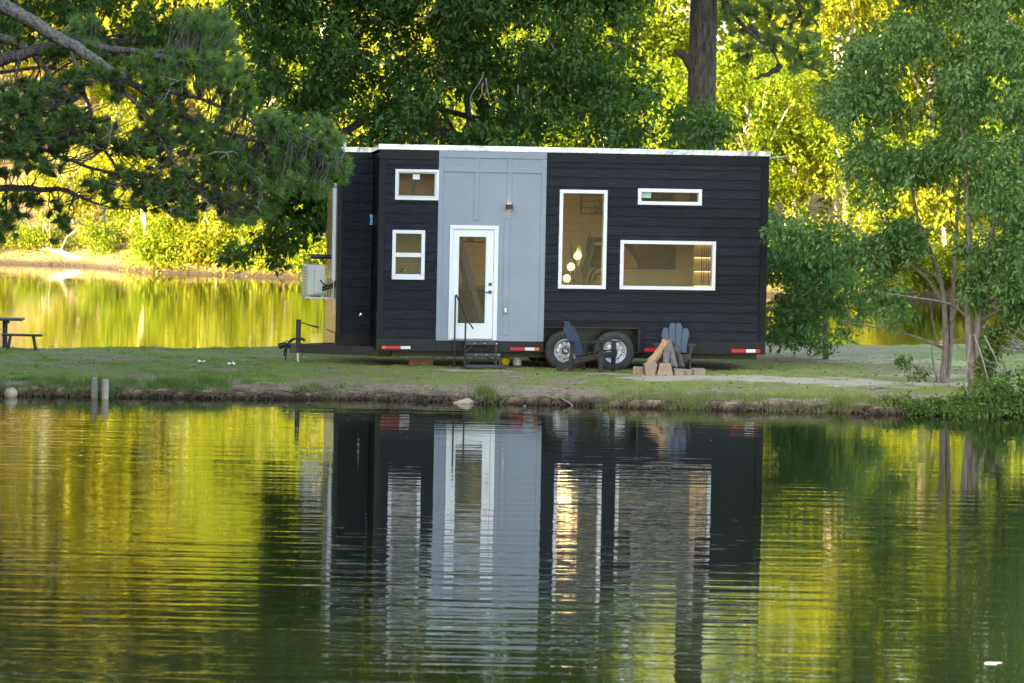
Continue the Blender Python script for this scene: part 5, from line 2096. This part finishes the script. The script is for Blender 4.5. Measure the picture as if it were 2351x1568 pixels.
D = o3[1]
t3 = empty('leaning_tree', tuple(o3), 0, 'dark leaning trunk wrapped in vines at the right shore', 'tree')
mb = MB()
stems(mb, o3, [([(2255, 910, D), (2270, 850, D), (2290, 780, D), (2310, 720, D), (2325, 640, D), (2340, 500, D), (2350, 350, D)], 0.11)], 1)
mb.build('trunk', M['bark_dark'], t3, smooth=True)
vc = np.array([VY(2258 + 30 * t + rng.normal(0, 14), 905 - 150 * t, D - 0.15) for t in rng.random(30)])
a1, _ = sprays(vc, 0.13, 6, 7, 0.075, 0.7, spread=0.08)
leaf_obj('vine', a1, M['cover'], t3, o3)
# crowns
mk = dict(droop=0.45, spread=0.13)
pol1 = [(1990, 70), (2060, 40), (2180, -20), (2230, 200), (2210, 420), (2160, 500), (2060, 480), (1950, 420), (1965, 330), (1900, 210), (1930, 130)]
pol2 = [(2170, -20), (2390, -20), (2390, 560), (2340, 640), (2290, 610), (2240, 560), (2170, 500), (2190, 300)]
lowA = [(1765, 520), (1850, 500), (1960, 520), (2090, 560), (2080, 600), (1980, 590), (1860, 580), (1790, 570)]
lowB = [(2000, 620), (2110, 600), (2090, 690), (2090, 760), (2050, 745), (1990, 690)]
lowC = [(2280, 560), (2390, 560), (2390, 740), (2320, 720), (2300, 640)]
lowD = [(1980, 500), (2100, 520), (2140, 600), (2020, 600)]
lowE = [(2210, 560), (2270, 560), (2280, 700), (2225, 720)]
D1_, D2_ = o1[1], o2[1]
a1, _ = sprays(fill_poly(pol1, 210, D1_ - 1.6, D1_ + 1.8, 0.32, 8), 0.36, 9, 9, 0.105, 0.44, **mk)
a2, _ = sprays(fill_poly(lowB, 26, D1_ - 1.0, D1_ + .2, 0.2, 2), 0.20, 7, 8, 0.10, 0.44, **mk)
a3, _ = sprays(fill_poly(lowD, 44, D1_ - .8, D1_ + .6, 0.3, 3), 0.24, 8, 8, 0.11, 0.5, **mk)
a4, _ = sprays(ellipsoid(150, (o1[0] - 0.3, o1[1], 10.5), (2.6, 2.2, 3.6), 0.1), 0.6, 8, 8, 0.26, 0.45, **mk)
a5, _ = sprays(fill_poly(lowA, 46, D1_ - .9, D1_ + .5, 0.3, 5), 0.22, 8, 8, 0.10, 0.46, **mk)
leaf_obj('crown', merge(a1, a2, a3, a4, a5), M['maple'], t1, o1)
b1, _ = sprays(fill_poly(pol2, 260, D2_ - 1.2, D2_ + 2.2, 0.28, 7), 0.36, 9, 9, 0.105, 0.44, **mk)
b2, _ = sprays(fill_poly(lowC, 64, D2_ - .9, D2_ + .8, 0.3, 2), 0.24, 8, 8, 0.10, 0.44, **mk)
b3, _ = sprays(fill_poly(lowE, 30, D2_ - .6, D2_ + .6, 0.2, 2), 0.16, 7, 8, 0.10, 0.44, **mk)
b4, _ = sprays(ellipsoid(180, (o2[0] + 0.6, o2[1] + .3, 10.6), (3.0, 2.2, 3.6), 0.1), 0.6, 8, 8, 0.26, 0.45, **mk)
leaf_obj('crown', merge(b1, b2, b3, b4), M['maple'], t2, o2)

# --- bushy sapling at the right end of the house
o4 = np.array([6.3, 78.6, 0.0])
o4[2] = gz(o4[0], o4[1])
sp = empty('leafy_sapling', tuple(o4), 0, 'bushy green sapling growing behind the right end of the house', 'tree')
mb = MB()
pS1 = [(1740, 470), (1830, 500), (1940, 530), (1990, 570), (1960, 640), (1900, 660), (1890, 740), (1850, 770), (1760, 765), (1740, 600)]
cs = fill_poly(pS1, 120, 76.6, 79.6, 0.28, 6)
skeleton(mb, o4, o4 + (0.05, 0, 2.0), cs[::7], 0.07, 0.01, 6)
mb.v = [(a - o4[0], b - o4[1], c - o4[2]) for a, b, c in mb.v]
mb.build('trunk', M['bark_grey'], sp, smooth=True)
s1, _ = sprays(cs, 0.30, 8, 9, 0.115, 0.5, **mk)
pS2 = [(1765, 690), (1850, 650), (1960, 640), (2030, 670), (2010, 730), (1960, 775), (1900, 795), (1850, 792), (1768, 785)]
s2, _ = sprays(fill_poly(pS2, 84, 76.3, 78.6, 0.34, 1), 0.2, 7, 9, 0.09, 0.42, **mk)
leaf_obj('crown', merge(s1, s2), M['maple'], sp, o4)

# --- dead branches and brush on the right
for i, (pix, lab) in enumerate(((((2228, 770), (2222, 830), (2215, 885), (2232, 930)), 'pale dead branch hanging in front of the right shore trunks'),
                                (((2236, 768), (2255, 820), (2268, 870), (2250, 895)), 'second pale dead branch looping beside the first'),
                                (((2260, 770), (2285, 820), (2300, 860)), 'short dead twig right of the looping branches'),
                                (((2100, 815), (2130, 850), (2150, 895)), 'leaning dead sapling left of the shore tree'))):
    a = VY(*pix[0], 67.6 if i < 3 else 70.0)
    o = empty('dead_branch', tuple(a), 0, lab, 'branch')
    mm = MB()
    P = np.array([VY(x, y, (67.6 if i < 3 else 70.0) - 0.1 * k) for k, (x, y) in enumerate(pix)]) - a
    mm.tube(P, np.linspace(0.016, 0.009, len(P)), 6)
    for k in range(4):
        j = rng.integers(1, len(P))
        mm.tube(wander(P[j], P[j] + rng.normal(0, 0.22, 3), 5, 0.4), np.linspace(0.008, 0.004, 5), 5)
    mm.build('branch', M['twig'], o, smooth=True)
bp = VZ(2330, 810, 0.28)
bo = empty('brush_pile', (bp[0], bp[1], gz(bp[0], bp[1])), 0, 'pile of bare grey brush at the right edge', 'brush pile')
mm = MB()
for i in range(110):
    a = np.array([rng.normal(0.2, 0.7), rng.normal(0, 0.5), rng.random() * 0.12])
    b = a + np.array([rng.normal(0, 0.5), rng.normal(0, 0.4), rng.random() * 0.55])
    mm.tube(wander(a, b, 5, 0.5), np.linspace(0.014, 0.005, 5), 4, cap=False)
mm.build('branches', M['twig'], bo)['kind'] = 'stuff'

# --- ground cover on the right bank
gc = []
for i in range(360):
    x = 6.4 + 4.8 * rng.random() ** 0.75
    d = rng.uniform(-0.15, 0.8) * (0.45 + 0.55 * (x - 5.4) / 4.0)
    y = float(np.interp(x, FS[:, 0], FS[:, 1])) + d
    hh = 0.02 + 0.12 * rng.random() * np.clip((x - 5.2) / 2.5, 0.3, 1.5)
    gc.append((x, y, max(gz(x, y), 0.0) + hh))
for i in range(150):
    x = rng.uniform(7.9, 11.0)
    y = rng.uniform(66.8, 68.4)
    gc.append((x, y, max(gz(x, y), 0) + rng.random() * 0.55 * np.clip((x - 7.6) / 0.8, 0.2, 1)))
a1, _ = sprays(np.array(gc), 0.12, 6, 8, 0.062, 0.6, spread=0.08)
tag(leaf_obj('ground_cover', a1, M['cover']), 'green leafy ground cover along the right bank', 'ground cover')
for i, (x, y, lab) in enumerate(((2106, 880, 'small leafy weed at the foot of the slender shore tree'), (2070, 850, 'tuft of weeds on the sandy ground left of the shore tree'))):
    q = VZ(x, y, 0.26)
    q[2] = gz(q[0], q[1])
    o = empty('weed', tuple(q), 0, lab, 'weed')
    a1, _ = sprays(q + np.array([[0, 0, .1], [.1, 0, .16], [-.1, 0, .12], [0.02, 0, .24]]), 0.13, 8, 6, 0.07, 0.5, spread=0.07)
    leaf_obj('foliage', a1, M['cover'], o, q)


# --- grass
def blades(x, y, h, wd, tint, lean=0.5):
    n = len(x)
    z = spit_z(x, y)
    base = np.stack([x, y, z - 0.005], 1)
    a = rng.uniform(0, 2 * math.pi, n)
    s = np.stack([np.cos(a), np.sin(a), np.zeros(n)], 1) * wd[:, None] / 2
    tip = base + np.stack([rng.normal(0, lean, n) * h, rng.normal(0, lean, n) * h, h], 1)
    v = np.stack([base - s, base + s, tip], 1).reshape(-1, 3)
    return v, np.arange(3 * n).reshape(-1, 3), np.repeat(np.clip(tint, 0, 1), 3)


def scatter(n, x0, x1, y0, y1):
    x = rng.uniform(x0, x1, n)
    y = rng.uniform(y0, y1, n)
    return x, y


x, y = scatter(420000, -11.5, 11.5, 66.8, 80)
d = shore_d(x, y)
dens = np.clip(1.0 - sand_mask(x, y) * 1.15 - soil_mask(x, y) * 1.0, 0.02, 1) * (0.15 + 1.5 * sstep(-0.25, 0.35, fbm(x * 1.6, y * 1.6, 4))) * (d > 0.06)
dens *= np.where(y > 75, 0.5, 1.0)
keep = rng.random(len(x)) < dens
x, y = x[keep], y[keep]
patchy = np.clip(fbm(x * 0.7 + 9, y * 0.7, 4) + 0.45, 0, 1)
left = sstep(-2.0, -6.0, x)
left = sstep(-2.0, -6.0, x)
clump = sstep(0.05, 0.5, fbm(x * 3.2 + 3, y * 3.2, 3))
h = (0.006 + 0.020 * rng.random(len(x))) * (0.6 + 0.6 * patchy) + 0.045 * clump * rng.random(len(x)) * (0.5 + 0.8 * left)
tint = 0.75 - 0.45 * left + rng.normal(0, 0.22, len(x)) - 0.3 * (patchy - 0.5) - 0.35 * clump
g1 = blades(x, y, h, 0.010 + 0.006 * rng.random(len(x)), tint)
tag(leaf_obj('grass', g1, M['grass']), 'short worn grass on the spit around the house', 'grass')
# taller tussocks along the bank
cxs, cys, hs = [], [], []
for i in range(420):
    xx = rng.uniform(-11, 8.5)
    if -5.0 < xx < 1.6 and rng.random() < 0.88:
        continue
    dd = rng.uniform(0.05, 1.0)
    yy = float(np.interp(xx, FS[:, 0], FS[:, 1])) + dd
    n = 55
    hh = rng.uniform(0.08, 0.20) * (1.35 if -8 < xx < -4.8 else 0.85)
    cxs.append(xx + rng.normal(0, 0.09, n))
    cys.append(yy + rng.normal(0, 0.07, n))
    hs.append(hh * rng.uniform(0.5, 1.1, n))
for xx, hh in ((-3.6, .2), (-0.45, .34), (-0.35, .28), (-0.5, .3), (5.6, .35), (6.7, .36), (5.7, .3), (3.1, .2)):
    yy = float(np.interp(xx, FS[:, 0], FS[:, 1])) + 0.15
    n = 130
    cxs.append(xx + rng.normal(0, 0.10, n))
    cys.append(yy + rng.normal(0, 0.06, n))
    hs.append(hh * rng.uniform(0.5, 1.1, n))
x, y, h = np.concatenate(cxs), np.concatenate(cys), np.concatenate(hs)
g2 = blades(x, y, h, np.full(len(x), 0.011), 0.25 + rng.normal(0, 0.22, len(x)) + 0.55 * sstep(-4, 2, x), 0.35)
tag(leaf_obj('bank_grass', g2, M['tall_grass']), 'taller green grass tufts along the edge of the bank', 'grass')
# exposed roots under the bank edge
mm = MB()
for i in range(850):
    xx = rng.uniform(-10.5, 8)
    yy = float(np.interp(xx, FS[:, 0], FS[:, 1])) + fbm(np.array([xx * 1.3]), np.array([xx * 0.2 + 3]), 4)[0] * 0.45
    a = np.array([xx, yy + rng.uniform(0.05, 0.3), 0])
    a[2] = max(gz(a[0], a[1]), 0.04) + 0.004
    b = a + np.array([rng.normal(0, 0.14), -rng.uniform(0.08, 0.28), 0])
    b[2] = rng.uniform(-0.04, 0.04)
    mm.tube(wander(a, b, 5, 0.4, sag=-0.03), np.linspace(0.011, 0.004, 5), 4, cap=False)
tag(mm.build('exposed_roots', M['root']), 'tangle of fine roots hanging from the bank', 'roots', kind='stuff')
# leaves and bits floating off the bank
n = 260
x = rng.uniform(-10, 10, n)
y = np.interp(x, FS[:, 0], FS[:, 1]) - rng.random(n) ** 2.2 * 7 - 0.05
a1 = leaf_arrays(np.stack([x, y, np.full(n, 0.006)], 1), rng.normal(0, 1, (n, 3)) * np.array([1, 1, 0.02]), np.tile([0., 0, 1], (n, 1)), 0.03 + 0.04 * rng.random(n), np.full(n, 0.03), rng.random(n), 0.05, 0.0)
tag(leaf_obj('floating_leaves', a1, leaf_mat('floating_leaf', (0.12, 0.09, 0.03), (0.35, 0.28, 0.12), 0.0)), 'small leaves floating on the pond near the bank', 'leaves')
# fallen leaves, clods
n = 900
x, y = scatter(n, -11, 11, 68, 80)
Pn = np.stack([x, y, spit_z(x, y) + 0.012], 1)
a1 = leaf_arrays(Pn, rng.normal(0, 1, (n, 3)) * np.array([1, 1, 0.15]), np.tile([0., 0, 1], (n, 1)) + rng.normal(0, 0.2, (n, 3)), np.full(n, 0.07), np.full(n, 0.04), rng.random(n))
tag(leaf_obj('fallen_leaves', a1, leaf_mat('dead_leaf', (0.06, 0.035, 0.02), (0.20, 0.13, 0.07), 0.0)), 'dry fallen leaves scattered over the grass', 'leaves')


# ================================================================ the far, sunlit bank
def far_proto(name, H_, crown, n, leaf, m, bark, r0, per=(11, 11), rad=0.8):
    o = empty(name, (0, 0, 0), 0, 'x', 'tree')
    mb = MB()
    cc = np.concatenate([ellipsoid(k, c, r, 0.15) for c, r, k in crown])
    skeleton(mb, (0, 0, -0.4), (rng.normal(0, .3), 0, H_), cc[::max(1, len(cc) // 10)], r0, 0.03, 8)
    mb.build('trunk', bark, o, smooth=True)
    a, _ = sprays(cc, rad, per[0], per[1], leaf, 0.55, spread=leaf * 1.5)
    leaf_obj('crown', a, m, o)
    return o


FT = 'sunlit trees on the far bank'
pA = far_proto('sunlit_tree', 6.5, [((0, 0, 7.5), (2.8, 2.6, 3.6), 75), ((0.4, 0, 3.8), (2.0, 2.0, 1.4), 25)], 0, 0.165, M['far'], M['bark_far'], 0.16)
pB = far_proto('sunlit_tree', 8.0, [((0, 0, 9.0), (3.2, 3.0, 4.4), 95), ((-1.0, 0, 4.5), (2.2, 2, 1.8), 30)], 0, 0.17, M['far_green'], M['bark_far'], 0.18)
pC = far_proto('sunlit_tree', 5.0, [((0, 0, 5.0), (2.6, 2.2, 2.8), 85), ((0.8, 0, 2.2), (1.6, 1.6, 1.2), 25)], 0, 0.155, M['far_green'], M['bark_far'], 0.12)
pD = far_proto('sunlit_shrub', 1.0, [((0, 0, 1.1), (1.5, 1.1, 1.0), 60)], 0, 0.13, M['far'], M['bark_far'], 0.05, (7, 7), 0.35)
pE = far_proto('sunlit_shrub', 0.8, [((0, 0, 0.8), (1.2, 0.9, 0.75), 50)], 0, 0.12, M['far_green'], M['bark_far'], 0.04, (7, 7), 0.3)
protos = {'A': pA, 'B': pB, 'C': pC, 'D': pD, 'E': pE}
used = set()


def far_place(k, x, y, sc_=1.0, label=None, group=FT, cat=None):
    p = protos[k]
    if k in 'DE':
        ys = float(np.interp(x, FAR[:, 0], FAR[:, 1]))
        y = ys + (y - ys) * 0.55 + 0.1
    loc = (x, y, fz(x, y))
    if k not in used:
        used.add(k)
        p.location = loc
        p.rotation_euler = (0, 0, rng.uniform(0, 6))
        p.scale = (sc_,) * 3
        o = p
        o['label'] = label
        o['group'] = group
    else:
        o = copy_tree(p, loc, rng.uniform(0, 6), sc_, label, group)
    if cat:
        o['category'] = cat
    return o


LT = 'sunlit yellow green tree on the far bank'
row = [('C', -16.5, 160, 0.9), ('A', -12.0, 163, 1.0), ('C', -6.5, 141, 1.1), ('C', -9.5, 147, 1.2), ('A', -11.0, 152, 1.0), ('B', -4.0, 147, 1.0), ('A', -0.5, 141, 1.1), ('C', 3.0, 138, 1.2), ('B', 6.0, 139, 1.1),
       ('C', 7.6, 127, 1.0), ('A', 10.8, 131, 1.15), ('C', 11.5, 124, 0.8), ('B', 14.0, 133, 1.1), ('C', 16.5, 127, 0.9), ('A', 19.0, 133, 1.0), ('A', -21.0, 160, 1.1),
       ('B', 2.5, 146, 1.2), ('B', 10.0, 143, 1.2), ('A', 16.5, 144, 1.2), ('B', -8.5, 156, 1.2), ('A', -15, 168, 1.3), ('B', 22, 140, 1.2), ('C', 0.0, 131, 1.0), ('B', -26, 152, 1.2), ('A', -3.5, 136, 0.9),
       ('C', 4.6, 128, 0.9), ('C', 9.6, 136, 1.0), ('C', 13.0, 139, 1.0), ('C', -13.0, 168, 1.2), ('C', -18.0, 166, 1.2)]
ORD = ['leftmost', 'second', 'third', 'fourth', 'fifth', 'sixth', 'seventh', 'eighth', 'ninth', 'tenth', 'eleventh', 'twelfth', 'thirteenth', 'fourteenth', 'fifteenth', 'sixteenth', 'seventeenth', 'eighteenth', 'nineteenth', 'twentieth', 'twenty-first', 'twenty-second', 'twenty-third', 'twenty-fourth', 'twenty-fifth', 'twenty-sixth', 'twenty-seventh', 'twenty-eighth']


def ordered(items, words_):
    srt = sorted(items, key=lambda t: t[1] / t[2])
    return [(it, words_ % ((ORD[i] + ' from the left') if i else 'leftmost')) for i, it in enumerate(srt)]


row_near = [t for t in row if t[2] < 142]
row_back = [t for t in row if t[2] >= 142]
for (k, x, y, s), lab in ordered(row_near, 'sunlit yellow green tree in the front row of the far bank, %s') + ordered(row_back, 'sunlit yellow green tree in the back row of the far bank, %s'):
    far_place(k, x, y, s, lab)
SG = 'sunlit shrubs along the far waterline'
shr = [('D', -9.8, 129.6, 1.15), ('E', -8.6, 129.0, 1.2), ('D', -7.4, 128.3, 1.0), ('E', -6.2, 127.7, 1.1), ('D', -5.0, 127.0, 1.0), ('E', -11.0, 130.6, 1.2), ('E', -12.0, 131.4, 0.9), ('D', -8.0, 131.0, 1.3), ('D', -10.6, 132.0, 1.3), ('E', -3.8, 126.0, 0.9), ('D', -10.4, 133.5, 0.9), ('E', -16.8, 137.8, 0.7),
       ('D', 8.6, 121.5, 1.0), ('E', 9.8, 120.6, 1.0), ('D', 11.2, 120.4, 0.9), ('E', 12.6, 120.8, 1.0), ('D', 14.2, 121.2, 1.0), ('E', 15.8, 121.4, 1.0), ('D', 17.3, 121.3, 1.0), ('D', 7.4, 122.5, 1.0), ('E', 6.0, 123.0, 1.0), ('D', 10.2, 123.0, 1.1), ('E', 13.4, 123.5, 1.1),
       ('D', -7.0, 131.5, 1.0), ('E', -12.4, 136.5, 0.8), ('D', -18.5, 139.5, 0.9), ('D', -9.0, 138.0, 1.4), ('E', -6.0, 136.0, 1.5), ('D', -11.5, 142.0, 1.5), ('E', -13.6, 146.0, 1.3), ('D', -16.0, 150.0, 1.4), ('E', -14.2, 136.2, 0.9), ('D', -4.2, 133.0, 1.3)]
for (k, x, y, s), lab in ordered([t for t in shr if t[1] < 0], 'sunlit shrub on the far waterline left of the house, %s') + ordered([t for t in shr if t[1] > 0], 'sunlit shrub on the far waterline right of the house, %s'):
    far_place(k, x, y, s, lab, SG, 'shrub')


def far_trunk(xb, yb, xt, yt, d, r, label, m='bark_far', lean=0.0, roots=0.0):
    a = VY(xb, yb, d)
    b = VY(xt, yt, d)
    o = empty('far_trunk', tuple(a), 0, label, 'tree')
    mm = MB()
    e = (b - a)
    top = e * (1 + 2.2 / max(np.linalg.norm(e), 0.5))
    P = np.array([(0, 0, -0.6), (0, 0, 0.15), e * 0.5 + (rng.normal(0, .05), 0, 0), e, top])
    mm.tube(P, [r * (1.35 + roots), r * (1.1 + roots * 0.6), r, r * 0.9, r * 0.5], 12)
    mm.build('trunk', M[m], o, smooth=True)
    arr_, _ = sprays(ellipsoid(26, a + top, (1.8, 1.5, 1.4), 0.2), 0.7, 7, 7, 0.25, 0.55, spread=0.3)
    leaf_obj('crown', arr_, M['far'], o, a)


far_trunk(341, 585, 331, 500, 133.0, 0.11, 'white slender trunk on the far bank below the pine')
far_trunk(268, 515, 266, 465, 146.0, 0.09, 'thin pale trunk far back on the left slope')
far_trunk(578, 545, 572, 498, 136.0, 0.13, 'white trunk forking left of the hanging oak branch')
far_trunk(580, 545, 602, 512, 136.2, 0.11, 'white trunk leaning right on the far bank beside its twin')
far_trunk(560, 552, 560, 470, 138.0, 0.15, 'rust brown pine trunk on the far bank', 'bark_rust')
far_trunk(733, 592, 737, 480, 131.0, 0.36, 'broad cream trunk with flared base just left of the house', 'bark_far', roots=0.5)
far_trunk(1952, 545, 1942, 470, 128.0, 0.13, 'pale trunk on the far bank right of the house')
far_trunk(2178, 690, 2172, 590, 122.0, 0.10, 'bright white trunk on the far bank behind the shore trees')
far_trunk(2262, 690, 2260, 620, 123.0, 0.13, 'cream trunk on the far bank between the twin stems')
far_trunk(745, 100, 748, 60, 140.0, 0.2, 'pale trunk glimpsed high through the oak leaves')
# fallen white log on the far shore
a = VZ(85, 578, 0.9)
b = VZ(188, 606, 0.05)
lg = empty('fallen_log', tuple(b), 0, 'bleached white log lying on the far shore at the left', 'log')
mm = MB()
d0 = VY(88, 572, 137.5) - b
mm.tube(wander((0, 0, 0), d0, 7, 0.06), np.linspace(0.20, 0.30, 7), 12)
mm.build('log', mat('bleached_wood', (0.55, 0.52, 0.45), 0.8, base2=(0.70, 0.67, 0.60), scale=3, bump=0.02, bscale=8), lg, smooth=True)
for i in range(8):
    s = d0 * (0.5 + 0.07 * i)
    mm = MB()
    mm.tube(wander(s, s + np.array([rng.normal(0, 0.4), -0.3, 0.5 + rng.random() * 0.8]), 5, 0.4), np.linspace(0.05, 0.015, 5), 6)
    mm.build('dead_branch', M['bark_far'], lg)
# the wood behind, one mass up the slope
n = 1500
x = rng.uniform(-46, 46, n)
y = rng.uniform(154, 200, n)
x[:260] = rng.uniform(-30, -4, 260)
zc = far_z(x, y) + rng.uniform(1.0, 26, n)
zc[:260] = rng.uniform(9, 27, 260)
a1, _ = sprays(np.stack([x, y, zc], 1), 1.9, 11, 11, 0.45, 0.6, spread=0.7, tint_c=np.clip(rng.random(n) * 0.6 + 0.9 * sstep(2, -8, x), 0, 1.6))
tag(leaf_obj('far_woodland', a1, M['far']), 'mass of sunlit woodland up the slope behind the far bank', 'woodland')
# grass and scrub fringe on the far shore
n = 5200
x = rng.uniform(-24, 24, n)
y = np.interp(x, FAR[:, 0], FAR[:, 1]) + rng.uniform(0.3, 9, n) ** 1.2
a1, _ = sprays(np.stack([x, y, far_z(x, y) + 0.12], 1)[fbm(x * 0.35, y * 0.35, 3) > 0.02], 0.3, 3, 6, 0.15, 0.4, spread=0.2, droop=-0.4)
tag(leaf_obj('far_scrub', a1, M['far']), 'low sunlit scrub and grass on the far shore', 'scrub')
